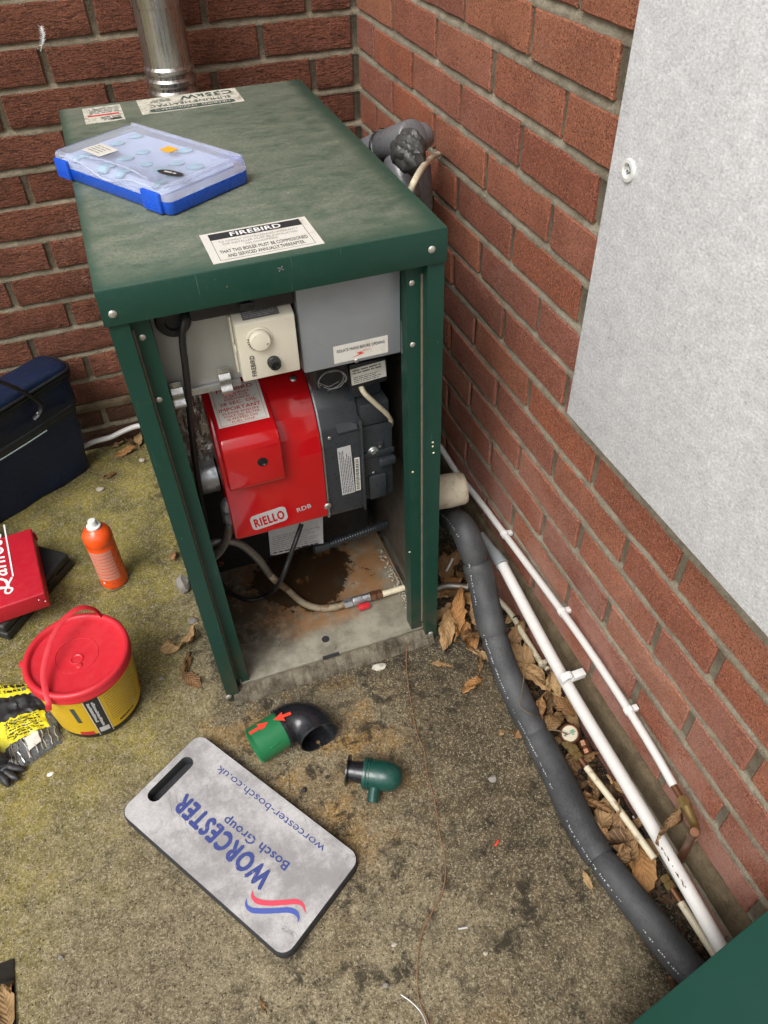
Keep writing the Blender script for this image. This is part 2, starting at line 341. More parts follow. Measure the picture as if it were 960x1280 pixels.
c = k.mix(k.math('MULTIPLY', k.math('MULTIPLY', k.ramp(d2, .17, .07), k.ramp(k.noise(18, 6, .7), .36, .56)), .85), c, (.040, .028, .015))
rp = k.math('MULTIPLY', k.ramp(k.noise(15, 6, .72, k.pos((1, 1, 1), off=(2, 7, 1))), .57, .66), k.ramp(y, -.93, -.80))
c = k.mix(k.math('MULTIPLY', rp, .65), c, (.27, .12, .035))
bl = k.ramp(k.noise(26, 6, .75, k.pos((1, 1, 1), off=(8, 3, 1))), .62, .70)
c = k.mix(k.math('MULTIPLY', bl, .75), c, (.06, .05, .03))
M['tray'] = k.out(c, k.ramp(core, 0, 1, .6, .18), 0, k.bump(k.noise(120, 5, .7), .2, .0015), Specular_IOR_Level=.5)
# nylon tool bag
k = NB('navy nylon fabric')
w1 = k.noise(650, 2, .5); w2 = k.noise(11, 5, .6)
c = k.mix(w2, (.0045, .009, .026), (.011, .021, .056))
M['nylon'] = k.out(c, .42, 0, k.bump(w2, .6, .012, k.bump(w1, .25, .0006)), Specular_IOR_Level=.35)
# translucent lid of the organiser case
k = NB('cloudy clear plastic')
c = k.mix(k.noise(22, 4), (.80, .83, .96), (.88, .91, .99))
M['clear'] = k.out(c, .20, 0, k.bump(k.noise(70, 2), .05, .001), Transmission_Weight=.80, IOR=1.12)
M['blue'] = mat('bright blue plastic', (.010, .088, .56), .30, 0, .08, 20, .04, coat=.15)
M['trim'] = mat('pale reflective trim', (.42, .52, .48), .5)
M['teal_bits'] = mat('pale teal fittings', (.30, .50, .58), .5, 0, .3, 60)
M['lilac_tray'] = mat('pale lilac tray liner', (.44, .52, .68), .5, 0, .15, 30)
M['pack_clear'] = NB('crinkled clear film').out((.75, .77, .76), .12, 0, None, Transmission_Weight=.9, IOR=1.2)
M['glove'] = mat('black glove rubber', (.018, .018, .019), .5, 0, .35, 50, .6, 90)
M['foil_tape'] = mat('silver foil tape', (.66, .65, .62), .3, .85, .2, 60, .9, 110, bd=.003)
M['hose'] = mat('braided steel hose', (.24, .23, .21), .42, .7, .35, 160, .8, 420, dirt=(.23, .15, .08), dirt_at=(.52, .7), ds=40)
M['hose_old'] = mat('grubby rubber hose', (.24, .20, .13), .6, 0, .3, 60, .3, 200, dirt=(.15, .085, .04), dirt_at=(.42, .6), ds=50)
M['grit'] = NB('loose grit')
k = M['grit']
rcol = k.cramp(k.noise(160, 1), [(.3, (.10, .085, .06)), (.5, (.32, .28, .20)), (.7, (.46, .42, .33))])
M['grit'] = k.out(rcol, .9)

# dry leaf: colour per leaf, veins from the leaf's own UV
k = NB('dry autumn leaf')
uv = k.n.new('ShaderNodeUVMap').outputs[0]
U = k.xyz(uv)
c = k.cramp(k.oi.outputs['Random'], [(0, (.17, .092, .040)), (.22, (.31, .185, .080)), (.42, (.40, .265, .125)), (.6, (.25, .145, .065)), (.78, (.34, .160, .050)), (1, (.075, .042, .022))])
side = k.math('ABSOLUTE', k.math('SUBTRACT', U[1], .5))
vein = k.math('SINE', k.math('MULTIPLY', k.math('SUBTRACT', k.math('MULTIPLY', U[0], 1.0), k.math('MULTIPLY', side, .55)), 52))
vm = k.ramp(vein, .78, .98)
mid = k.ramp(side, .035, .0)
c = k.mix(k.ramp(k.noise(70, 5, .7), .35, .7, 0, .6), c, k.mix(.6, c, (.035, .018, .008)))
c = k.mix(k.math('MULTIPLY', k.math('MAXIMUM', vm, mid), .35), c, (.42, .29, .15))
nr = k.bump(k.math('ADD', k.math('MULTIPLY', vein, .35), k.noise(90, 4)), .6, .002)
M['leaf'] = k.out(c, .7, 0, nr, Specular_IOR_Level=.3)

# ------------------------------------------------------------------ mesh helpers
def nb(): return bmesh.new()

def bx(bm, a, b, bev=0, seg=2):
    """axis-aligned box between two corners"""
    a = V(a); b = V(b); c = (a+b)/2; s = b-a
    return ob(bm, Matrix.Translation(c), s, bev, seg)

def ob(bm, mtx, size, bev=0, seg=2):
    r = bmesh.ops.create_cube(bm, size=1, matrix=mtx @ Matrix.Diagonal((*[abs(q) for q in size], 1)))
    if bev:
        es = list({e for v in r['verts'] for e in v.link_edges})
        bmesh.ops.bevel(bm, geom=es, offset=bev, segments=seg, affect='EDGES', profile=.5, clamp_overlap=True)
    return bm

def frame(org, xd, up):
    """4x4 whose x is xd, y is up (made square), z the normal"""
    x = V(xd).normalized(); z = x.cross(V(up)).normalized(); y = z.cross(x)
    m = Matrix((x, y, z)).transposed().to_4x4(); m.translation = V(org); return m

def spline(pts, res):
    P = [V(p) for p in pts]
    if len(P) < 3: return P
    out = []
    for i in range(len(P)-1):
        p0 = P[i-1] if i else P[0]*2-P[1]
        p1, p2 = P[i], P[i+1]
        p3 = P[i+2] if i+2 < len(P) else P[-1]*2-P[-2]
        for j in range(res):
            t = j/res
            out.append(.5*((2*p1)+(p2-p0)*t+(2*p0-5*p1+4*p2-p3)*t*t+(3*p1-p0-3*p2+p3)*t**3))
    out.append(P[-1]); return out

def tube(bm, pts, r, seg=12, res=6, cap=True, flat=None, upv=None):
    """round (or flattened) tube along a smooth path; r is a number or a function of 0..1"""
    P = spline(pts, res) if res > 1 else [V(p) for p in pts]
    n = len(P); rings = []
    t0 = (P[1]-P[0]).normalized()
    nrm = V(upv) if upv else (V((0, 0, 1)) if abs(t0.z) < .9 else V((1, 0, 0)))
    for i in range(n):
        t = ((P[min(i+1, n-1)]-P[max(i-1, 0)])).normalized()
        nrm = (nrm - t*nrm.dot(t)).normalized(); bi = t.cross(nrm)
        rr = r(i/(n-1)) if callable(r) else r
        ring = []
        for k in range(seg):
            a = 2*math.pi*k/seg
            q = nrm*math.cos(a)*rr*(flat or 1) + bi*math.sin(a)*rr
            ring.append(bm.verts.new(P[i]+q))
        rings.append(ring)
    for i in range(n-1):
        for k in range(seg):
            bm.faces.new((rings[i][k], rings[i][(k+1) % seg], rings[i+1][(k+1) % seg], rings[i+1][k]))
    if cap:
        bm.faces.new(rings[0][::-1]); bm.faces.new(rings[-1])
    return bm

def lathe(bm, prof, mtx=Matrix(), seg=32):
    """prof: list of (radius, height) along local z"""
    rings = []
    for r, h in prof:
        if r < 1e-5: rings.append([bm.verts.new(mtx @ V((0, 0, h)))])
        else: rings.append([bm.verts.new(mtx @ V((r*math.cos(2*math.pi*k/seg), r*math.sin(2*math.pi*k/seg), h))) for k in range(seg)])
    for A, B in zip(rings, rings[1:]):
        for k in range(seg):
            q = [A[k % len(A)], A[(k+1) % len(A)], B[(k+1) % len(B)], B[k % len(B)]]
            u = []
            for v in q:
                if v not in u: u.append(v)
            if len(u) > 2:
                try: bm.faces.new(u)
                except ValueError: pass
    return bm

def axis(p, d):
    """matrix that sends local z to d and the origin to p"""
    m = V(d).to_track_quat('Z', 'Y').to_matrix().to_4x4(); m.translation = V(p); return m

def plate(bm, c4, th=.0006):
    """thin four-cornered sheet"""
    c = [V(p) for p in c4]; n = (c[1]-c[0]).cross(c[3]-c[0]).normalized()*th
    a = [bm.verts.new(p) for p in c]; b = [bm.verts.new(p+n) for p in c]
    bm.faces.new(b); bm.faces.new(a[::-1])
    for i in range(4): bm.faces.new((a[i], a[(i+1) % 4], b[(i+1) % 4], b[i]))
    return bm

def rect(m, x0, y0, x1, y1, z=0):
    return [m @ V(p) for p in ((x0, y0, z), (x1, y0, z), (x1, y1, z), (x0, y1, z))]

def prism(bm, poly, vec, bev=0, seg=2):
    """closed polygon pushed along vec"""
    a = [bm.verts.new(V(p)) for p in poly]; b = [bm.verts.new(V(p)+V(vec)) for p in poly]
    fs = [bm.faces.new(a[::-1]), bm.faces.new(b)]
    n = len(a)
    for i in range(n): fs.append(bm.faces.new((a[i], a[(i+1) % n], b[(i+1) % n], b[i])))
    if bev:
        es = list({e for q in fs for e in q.edges})
        bmesh.ops.bevel(bm, geom=es, offset=bev, segments=seg, affect='EDGES', profile=.5, clamp_overlap=True)
    return bm

def root_loc(o):
    l = V((0, 0, 0))
    while o is not None: l = l + o.location; o = o.parent
    return l

def obj(name, bm, m, parent=None, kind=None, label=None, sharp=38, double=False):
    bmesh.ops.recalc_face_normals(bm, faces=bm.faces)
    if parent is not None:
        l = root_loc(parent); bmesh.ops.translate(bm, verts=bm.verts, vec=-l)
    me = bpy.data.meshes.new(name); bm.to_mesh(me); bm.free()
    me.polygons.foreach_set('use_smooth', [True]*len(me.polygons))
    me.set_sharp_from_angle(angle=R(sharp))
    me.materials.append(M[m])
    o = bpy.data.objects.new(name, me); COL.objects.link(o)
    if parent is not None: o.parent = parent
    if kind: o['kind'] = kind
    if label: o['label'] = label
    return o

def thing(name, label, cat, loc=(0, 0, 0), group=None):
    o = bpy.data.objects.new(name, None); COL.objects.link(o); o.location = loc
    o.empty_display_size = .05
    o['label'] = label; o['category'] = cat
    if group: o['group'] = group
    return o

def tag(o, label, cat, group=None):
    o['label'] = label; o['category'] = cat
    if group: o['group'] = group
    return o

def rebase(o, p):
    """move a top-level mesh's origin to p without moving the mesh"""
    p = V(p); o.data.transform(Matrix.Translation(-p)); o.location = p; return o

def text(s, m, w, h, mt, parent, name='lettering', centre=False, bold=0, shear=0, off=.0005, kind=None):
    """flat lettering: m is a frame whose origin is the start of the baseline; w x h is the printed size"""
    cu = bpy.data.curves.new('t', 'FONT'); cu.body = s; cu.size = 1; cu.shear = shear; cu.space_character = 1+bold*2.6
    cu.resolution_u = 3
    t = bpy.data.objects.new('t', cu); COL.objects.link(t)
    dg = bpy.context.evaluated_depsgraph_get(); dg.update()
    me = bpy.data.meshes.new_from_object(t.evaluated_get(dg))
    bpy.data.objects.remove(t); bpy.data.curves.remove(cu)
    xs = [v.co.x for v in me.vertices]; x0, x1 = min(xs), max(xs)
    bm = nb(); sx = w/(x1-x0); sy = h/.729
    q = bold*.85                                      # heavier strokes: copies a hair apart, each a hair higher
    for n_, (dx, dy) in enumerate(((0, 0), (-q, 0), (q, 0), (0, -q*.8), (0, q*.8)) if bold else ((0, 0),)):
        k0 = len(bm.verts); bm.from_mesh(me); bm.verts.ensure_lookup_table()
        for v in bm.verts[k0:]:
            v.co = m @ V(((v.co.x+dx-x0)*sx - (w/2 if centre else 0), (v.co.y+dy)*sy, off+n_*.00004))
    bpy.data.meshes.remove(me)
    l = root_loc(parent); bmesh.ops.translate(bm, verts=bm.verts, vec=-l)
    me = bpy.data.meshes.new(name); bm.to_mesh(me); bm.free(); me.materials.append(M[mt])
    o = bpy.data.objects.new(name, me); COL.objects.link(o); o.parent = parent
    return o

def small_print(m, x0, y0, x1, y1, rows, mt, parent, fill=.55, name='small_print', seed=1, ragged=True):
    """rows of illegible small print as little flat dashes"""
    rg = random.Random(seed); bm = nb()
    rh = (y1-y0)/rows
    for i in range(rows):
        yy = y1-(i+.5)*rh; x = x0; end = x1-(rg.random()*.3*(x1-x0) if ragged else 0)
        while x < end:
            l = min(rh*rg.uniform(.8, 3.2), end-x)
            vs = [bm.verts.new(m @ V(p)) for p in ((x, yy-rh*fill/2, .0005), (x+l, yy-rh*fill/2, .0005), (x+l, yy+rh*fill/2, .0005), (x, yy+rh*fill/2, .0005))]
            bm.faces.new(vs); x += l+rh*.4
    return obj(name, bm, mt, parent)

def dup(o, loc=None, rot=None, scale=None, parent='keep'):
    """copy one object, sharing its mesh"""
    c = o.copy(); COL.objects.link(c)
    if loc is not None: c.location = loc
    if rot is not None: c.rotation_euler = rot
    if scale is not None: c.scale = scale
    if parent != 'keep': c.parent = parent
    return c

SCREW = {}
def screw(parent, p, d, r=.005, m='screw', name='screw'):
    """domed cross-head screw, mesh shared"""
    if (r, m) not in SCREW:
        bm = nb(); lathe(bm, [(0, r*.36), (r*.45, r*.34), (r*.82, r*.22), (r, .02*r), (r, -r*.1)], seg=12)
        for a in (0, math.pi/2):
            ob(bm, Matrix.Rotation(a, 4, 'Z') @ Matrix.Translation((0, 0, r*.345)), (r*.9, r*.22, r*.05))
        o = obj(name, bm, m, None); SCREW[(r, m)] = o.data; bpy.data.objects.remove(o)
    o = bpy.data.objects.new(name, SCREW[(r, m)]); COL.objects.link(o); o.parent = parent
    o.location = V(p)-root_loc(parent); o.rotation_mode = 'QUATERNION'; o.rotation_quaternion = V(d).to_track_quat('Z', 'Y')
    return o

# ------------------------------------------------------------------ the setting: ground
def fbm(x, y, s, o=0): return noise.fractal(V((x*s, y*s, o)), .9, 2.1, 5)
HOLE = (-1.32, -1.56, -1.073, -1.306)
def span(a, b, st):
    n = max(1, round((b-a)/st)); return [a+(b-a)*i/n for i in range(n)]
xs = [-60, -20, -8, -3, -1.9] + span(-1.6, HOLE[0], .03) + span(HOLE[0], HOLE[2], .02) + span(HOLE[2], .03, .0095) + [.03, .3, 3, 10, 60]
ys = [-60, -20, -8, -4, -2.6] + span(-2.2, HOLE[1], .02) + span(HOLE[1], HOLE[3], .012) + span(HOLE[3], .03, .0105) + [.03, .3, 3, 10, 60]
def ground_z(x, y):
    if x < -1.7 or y < -2.4 or x > .05 or y > .05: return 0
    g = .0035*fbm(x, y, 3.5) + .0014*fbm(x, y, 45, 3) + .0011*fbm(x, y, 110, 7)
    t = min(1, max(0, (x+.115)/.04)); g -= .010*t*t*(3-2*t)            # soil channel beside the wall
    return g
bm = nb()
gv = [[bm.verts.new((x, y, ground_z(x, y))) for y in ys] for x in xs]
for i in range(len(xs)-1):
    for j in range(len(ys)-1):
        cx, cy = (xs[i]+xs[i+1])/2, (ys[j]+ys[j+1])/2
        if HOLE[0] < cx < HOLE[2] and HOLE[1] < cy < HOLE[3]: continue
        bm.faces.new((gv[i][j], gv[i+1][j], gv[i+1][j+1], gv[i][j+1]))
obj('ground', bm, 'ground', None, 'structure', sharp=180)
# sunken gully pit in the slab
bm = nb()
x0, y0, x1, y1 = HOLE
for a, b in (((x1, y0), (x1, y1)), ((x1, y1), (x0, y1)), ((x0, y1), (x0, y0)), ((x0, y0), (x1, y0))):
    n = 8; P = [(a[0]+(b[0]-a[0])*i/n, a[1]+(b[1]-a[1])*i/n) for i in range(n+1)]
    for p, q in zip(P, P[1:]):
        bm.faces.new([bm.verts.new(v) for v in ((*p, .004), (*q, .004), (*q, -.085), (*p, -.085))])
bx(bm, (x0, y0, -.10), (x1, y1, -.075))
obj('gully_pit', bm, 'soil', None, 'structure')
# loose grit lying on the slab
bm = nb(); rg = random.Random(5)
for i in range(2600):
    x = rg.uniform(-1.15, -.10); y = rg.uniform(-1.75, -.15)
    if HOLE[0] < x < HOLE[2] and y < HOLE[3]: continue
    if -.66 < x < -.18 and -.97 < y < -.2: continue
    s = .0006+.0016*rg.random()**3
    c = V((x, y, ground_z(x, y)+s*.25)); q = [V((rg.uniform(.6, 1.3)*s*d[0], rg.uniform(.6, 1.3)*s*d[1], rg.uniform(.5, .9)*s*d[2])) for d in ((1, 0, 0), (0, 1, 0), (-1, 0, 0), (0, -1, 0), (0, 0, 1))]
    vs = [bm.verts.new(c+p) for p in q]
    for a in range(4): bm.faces.new((vs[a], vs[(a+1) % 4], vs[4]))
obj('loose_grit', bm, 'grit', None, 'stuff', sharp=10)

# ------------------------------------------------------------------ brick walls
BH = .077245; ZB = 1.07431                          # course height, level of the reference bed
def brick_mesh(seed, wd, ht, rough):
    """one brick, local x along the wall, y out of the wall, z up; arrises uneven"""
    rg = random.Random(seed); bm = nb()
    nx, nz = 7, 3
    bev = .0022
    def edge(i, n): return -.5+i/n
    F = []
    for j in range(nz+1):
        row = []
        for i in range(nx+1):
            u, w = edge(i, nx), edge(j, nz)
            border = i in (0, nx) or j in (0, nz)
            jx = rg.uniform(-1, 1)*rough*(.0010 if i in (0, nx) else 0); jz = rg.uniform(-1, 1)*rough*(.0014 if j in (0, nz) else 0)
            x = u*(wd-2*bev)+jx; z = w*(ht-2*bev)+jz
            y = rg.uniform(-.0006, .0009)*rough if not border else rg.uniform(-.0014, .0002)*rough
            row.append(bm.verts.new((x, y, z)))
        F.append(row)
    for j in range(nz):
        for i in range(nx): bm.faces.new((F[j][i], F[j][i+1], F[j+1][i+1], F[j+1][i]))
    loop = F[0][:-1]+[r[-1] for r in F[:-1]]+F[-1][:0:-1]+[r[0] for r in F[:0:-1]]
    def ring(dx, dy):
        out = []
        for v in loop:
            sx = (1 if v.co.x > 0 else -1) if abs(v.co.x) > wd*.45 else 0
            sz = (1 if v.co.z > 0 else -1) if abs(v.co.z) > ht*.40 else 0
            out.append(bm.verts.new((v.co.x+sx*dx, v.co.y*.3-dy, v.co.z+sz*dx)))
        return out
    r1 = ring(bev, bev); r2 = ring(bev, .022)
    n = len(loop)
    for A, B in ((loop, r1), (r1, r2)):
        for i in range(n): bm.faces.new((A[i], B[i], B[(i+1) % n], A[(i+1) % n]))
    bmesh.ops.recalc_face_normals(bm, faces=bm.faces)
    me = bpy.data.meshes.new('brick'); bm.to_mesh(me); bm.free()
    me.polygons.foreach_set('use_smooth', [True]*len(me.polygons)); me.set_sharp_from_angle(angle=R(32))
    return me
def wall(label, first_meshes, mt, mk, along, out, b0, b1, length, off_even, off_odd, step, rough, skip=None):
    root = thing('brick_wall', label, 'brick wall', (0, 0, 0))
    rg = random.Random(len(label))
    for me in first_meshes: me.materials.append(M[mt])
    ang = math.atan2(along[1], along[0])
    for b in range(b0, b1):
        s = (off_even if b % 2 == 0 else off_odd)
        cuts = [.003] if s > .01 else []
        while s < length: cuts.append(max(s, .003)); s += step
        zc = ZB-(b+.5)*BH
        for a, c in zip(cuts, cuts[1:]):
            if c-a < .03: continue
            if skip and skip((a+c)/2, zc): continue
            wdt = c-a-.0145
            o = bpy.data.objects.new('brick', rg.choice(first_meshes)); COL.objects.link(o); o.parent = root
            d = rg.gauss(0, .0009)
            o.location = (along[0]*(a+c)/2+out[0]*d, along[1]*(a+c)/2+out[1]*d, zc+rg.gauss(0, .0007))
            flip = rg.random() < .5
            o.rotation_euler = (0, rg.gauss(0, .0035), ang)
            o.scale = (wdt/.2145, 1, (-1 if flip else 1))
    return root
back_set = [brick_mesh(100+i, .2145, BH-.0125, 1.0) for i in range(7)]
side_set = [brick_mesh(200+i, .2145, BH-.0135, .7) for i in range(7)]
# local y of a brick points out of the wall: back wall runs along -x (its y is -y), side wall runs along -y (its y is ... -x) so mirror it
WALL_TOP, WALL_LEN = 2.60, 2.3
bw = wall('dark rough-faced red brick wall behind the boiler and the flue', back_set, 'brick_back', None, (-1, 0), (0, -1), -8, 14, 2.0, .1045, -.0077, .2245, 1)
for me in side_set: me.transform(Matrix.Scale(-1, 4, V((0, 1, 0)))); me.flip_normals()
sw = wall('lighter orange-red brick wall carrying the white pipes and the grey meter box', side_set, 'brick_side', None, (0, -1), (-1, 0), -8, 14, 2.4, .0077, .1202, .225, 1,
          skip=lambda s, z: 1.13 < s < 1.70 and .71 < z < 1.33)
def mortar_sheet(fn, L, deep, nu):
    """weather-struck joints: flush at the foot of each bed, cut back at its head"""
    bm = nb(); zz = []
    for b in range(15, -9, -1):
        zb = ZB-b*BH
        zz += [(zb-.0085, .0012), (zb-.001, deep*.62), (zb+.0075, deep), (zb+.012, deep*.6), (zb+BH-.011, deep*.6)]
    zz = [q for q in zz if -.10 < q[0] < 1.73]; g = []
    for i in range(nu+1):
        g.append([bm.verts.new(fn(L*i/nu, z, d+noise.fractal(V((L*i/nu*60, z*60, 2)), 1, 2, 3)*.0011)) for z, d in zz])
    for i in range(nu):
        for j in range(len(zz)-1): bm.faces.new((g[i][j], g[i+1][j], g[i+1][j+1], g[i][j+1]))
    return bm
obj('mortar', mortar_sheet(lambda u, z, d: (.012-u, d, z), 2.3, .0100, 230), 'mortar_back', bw, sharp=180)
obj('mortar', mortar_sheet(lambda u, z, d: (d, .012-u, z), 2.4, .0085, 240), 'mortar_side', sw, sharp=180)
# courses above the picture: one joined part each
for root, fn, mt in ((bw, lambda a, c, z: ((-c, .0, z), (-a, .05, z+BH-.0105)), 'brick_back'), (sw, lambda a, c, z: ((.0, -c, z), (.05, -a, z+BH-.0105)), 'brick_side')):
    bm = nb()
    for r in range(13):
        z = ZB+8*BH+.005+r*BH; s = -.1125*(r % 2)
        while s < 2.3:
            bx(bm, *fn(max(s, .0)+.005, s+.2145, z)); s += .225
    obj('upper_courses', bm, mt, root, 'stuff')
bm = nb(); bx(bm, (-2.4, .012, 1.70), (0, .06, 2.69)); obj('mortar', bm, 'mortar_back', bw)
bm = nb(); bx(bm, (.012, -2.4, 1.70), (.06, 0, 2.69)); obj('mortar', bm, 'mortar_side', sw)
bm = nb(); bx(bm, (-2.4, .062, -.05), (.3, .26, 2.69)); obj('wall_core', bm, 'mortar_back', bw)
bm = nb(); bx(bm, (.062, -2.4, -.05), (.28, .058, 2.69)); obj('wall_core', bm, 'mortar_side', sw)
# ragged mortar fillet along the foot of the side wall and along the back wall
def fillet(fn, L, n, seed, prof):
    bm = nb(); rows = []
    for i in range(n+1):
        s = L*i/n; k = noise.fractal(V((s*14, seed, 0)), 1, 2, 4)
        rows.append([bm.verts.new(fn(s, o*(1+.25*k), z+.004*k)) for o, z in prof])
    for A, B in zip(rows, rows[1:]):
        for k in range(len(prof)-1): bm.faces.new((A[k], A[k+1], B[k+1], B[k]))
    return bm
obj('damp_course', fillet(lambda s, o, z: (-o, -s, z), 2.4, 160, 3.1, [(-.005, .150), (.004, .146), (.0075, .135), (.0075, .095), (.004, .085), (-.005, .083)]), 'plinth_mortar', sw, sharp=60)
obj('damp_course', fillet(lambda s, o, z: (-s, -o, z), 2.0, 120, 7.1, [(-.006, .152), (.003, .148), (.005, .140), (.003, .128), (-.006, .126)]), 'plinth_mortar', bw, sharp=60)

# white feather caught on the back wall
bm = nb()
c = V((-0.6579, -0.0060, 1.0025))
sp = [c+V((-.010, 0, -.016)), c+V((-.002, -.003, -.002)), c+V((.004, -.004, .012)), c+V((.003, -.003, .024))]
tube(bm, sp, .0005, 5, 4)
S = spline(sp, 8); rg = random.Random(2)
for i, p in enumerate(S[5:]):
    for sd_ in (-1, 1):
        q = p+V((sd_*rg.uniform(.004, .0075), rg.uniform(-.004, .0), rg.uniform(.003, .008)))
        bm.faces.new([bm.verts.new(v) for v in (p, p+V((0, 0, .0022)), q)])
tag(rebase(obj('feather', bm, 'feather'), c), 'small white feather caught on the back brick wall, upper left', 'feather')

# ------------------------------------------------------------------ meter box on the side wall
mb = thing('meter_box', 'pale mottled grey meter box door with a round lock on the side brick wall', 'meter box', (0, -1.07, .649))
bm = nb(); bx(bm, (-.0165, -1.60, .655), (.05, -1.075, 1.345), .002); obj('frame', bm, 'white', mb)
bm = nb(); bx(bm, (-.026, -1.62, .649), (-.0175, -1.070, 1.36), .0022, 3); dr = obj('door', bm, 'grp', mb)
lk = V((-0.0260, -1.1093, 1.0335))
bm = nb(); lathe(bm, [(.0072, -.004), (.0072, .0022), (.0090, .0034), (.0128, .0030), (.0136, .0012), (.0136, -.001)], axis(lk, (-1, 0, 0)), 28)
obj('lock_ring', bm, 'white', dr)
bm = nb(); lathe(bm, [(.0070, .0003), (.0045, .0004), (.0030, .0022), (0, .0022)], axis(lk, (-1, 0, 0)), 3); obj('lock_core', bm, 'galv', dr)
obj('mortar_fillet', fillet(lambda s, o, z: (-o, -1.068-s, z), .56, 50, 1.2, [(-.004, .628), (.004, .632), (.008, .642), (.009, .648), (-.004, .6485)]), 'mortar_side', mb, sharp=60)

# ------------------------------------------------------------------ the boiler
BT = .9316                                            # height of its top
bl = thing('oil_boiler', 'green steel oil boiler with its front open on the red burner', 'boiler', (-.425, -.58, 0))
def lean(bm):                                         # the casing leans a touch to the right at its foot
    for v in bm.verts: v.co.x += .012*(1-v.co.z/.93)
    return bm
# lid: folded sheet, top plus rim
bm = nb(); bx(bm, (-.661, -.9575, .8825), (-.190, -.206, BT), .0018, 2)
bmesh.ops.delete(bm, geom=[q for q in bm.faces if q.normal.z < -.5 and q.calc_center_median().z < .884], context='FACES')
bmesh.ops.solidify(bm, geom=list(bm.faces), thickness=.0016)
lid = obj('top_panel', bm, 'green_lid', bl)
bm = nb()                                             # clean painted rim faces, proud of the folded sheet
bx(bm, (-.6608, -.9600, .8815), (-.1902, -.9580, .9302), .0008)
obj('front_rim', bm, 'green', lid)
for p in ((-0.6465, -0.9602, 0.8982), (-0.2137, -0.9602, 0.9040)): screw(lid, p, (0, -1, 0), .0055)
bm = nb()
for a in (.5, -.9): ob(bm, Matrix.Translation(V((-0.4270, -0.9602, 0.9169))) @ Matrix.Rotation(a, 4, 'Y'), (.009, .0008, .0014))
obj('paint_chip', bm, 'ink_soft', lid)

# labels on the lid
def frame4(c):                                        # from four corners: bl, br, tr, tl
    return frame(c[0], V(c[1])-V(c[0]), V(c[3])-V(c[0])), (V(c[1])-V(c[0])).length, (V(c[3])-V(c[0])).length
zl = BT+.0002
m, w, h = frame4(((-.510, -.9455, zl), (-.3605, -.9425, zl), (-.358, -.8535, zl), (-.5065, -.8535, zl)))
bm = nb(); plate(bm, rect(m, 0, 0, w, h), .0004); lb = obj('warranty_label', bm, 'paper', bl)
bm = nb(); plate(bm, rect(m, w*.07, h*.74, w*.93, h*.95, .0005), .0001); obj('header_bar', bm, 'ink', lb)
bm = nb()
for a in ((.07, .06, .93, .068), (.07, .06, .075, .95), (.925, .06, .93, .95)): plate(bm, rect(m, w*a[0], h*a[1], w*a[2], h*a[3], .0005), .0001)
obj('border_line', bm, 'ink_soft', lb)
def at(m, x, y): return m @ Matrix.Translation((x, y, 0))
text('FIREBIRD', at(m, w*.5, h*.775), w*.47, h*.135, 'white_ink', lb, centre=True, bold=.03, off=.0008)
text('TO COMPLY WITH EXTENDED WARRANTY', at(m, w*.5, h*.62), w*.74, h*.06, 'ink_soft', lb, centre=True)
text('THE INSTALLER MUST BE INSTRUCTED', at(m, w*.5, h*.53), w*.70, h*.06, 'ink_soft', lb, centre=True)
text('ON CONDITIONS', at(m, w*.5, h*.44), w*.30, h*.055, 'ink_soft', lb, centre=True)
text('THAT THIS BOILER MUST BE COMMISSIONED', at(m, w*.5, h*.27), w*.80, h*.105, 'ink', lb, centre=True, bold=.012)
text('AND SERVICED ANNUALLY THEREAFTER.', at(m, w*.5, h*.12), w*.70, h*.105, 'ink', lb, centre=True, bold=.012)
# the two labels at the back read from behind
m = frame((-.3255, -.212, zl), (-1, -.006, 0), (0, -1, 0)); w, h = .192, .091
bm = nb(); plate(bm, rect(m, 0, 0, w, h), .0004); lb = obj('model_label', bm, 'paper_worn', bl)
bm = nb()
n = 16; P = []
for i in range(n):
    a = math.pi*(i/(n-1))-math.pi/2; P.append((w*.92+h*.12*math.cos(a)-h*.12, h*.845+h*.115*math.sin(a)))
for i in range(n):
    a = math.pi*(i/(n-1))+math.pi/2; P.append((w*.08+h*.12*math.cos(a)+h*.12, h*.845+h*.115*math.sin(a)))
bm.faces.new([bm.verts.new(m @ V((*p, .0006))) for p in P]); obj('name_bar', bm, 'ink_green', lb)
text('FIREBIRD  ENVIROMAX', at(m, w*.5, h*.785), w*.74, h*.12, 'paper_worn', lb, centre=True, bold=.01, off=.0010)
text('SLIMLINE HEATPAC', at(m, w*.5, h*.50), w*.80, h*.15, 'ink_green', lb, centre=True, bold=.01, off=.0010)
text('C35kW', at(m, w*.06, h*.12), w*.52, h*.24, 'ink_green', lb, bold=.03, off=.0010)
small_print(m, w*.68, h*.12, w*.90, h*.34, 3, 'ink_green', lb, seed=4)
m = frame((-.549, -.222, zl), (-1, 0, 0), (0, -1, 0)); w, h = .070, .094
bm = nb(); plate(bm, rect(m, 0, 0, w, h), .0004); lb = obj('worn_label', bm, 'paper_worn', bl)
small_print(m, w*.08, h*.1, w*.92, h*.45, 4, 'ink_soft', lb, seed=7)
bm = nb(); plate(bm, rect(m, w*.1, h*.52, w*.9, h*.6, .0006), .0001); obj('red_stripe', bm, 'red_print', lb)
small_print(m, w*.08, h*.68, w*.6, h*.92, 3, 'ink_green', lb, seed=9)
bm = nb(); plate(bm, rect(m, w*.08, h*.84, w*.36, h*.92, .0007), .0001); obj('print_bar', bm, 'ink', lb)

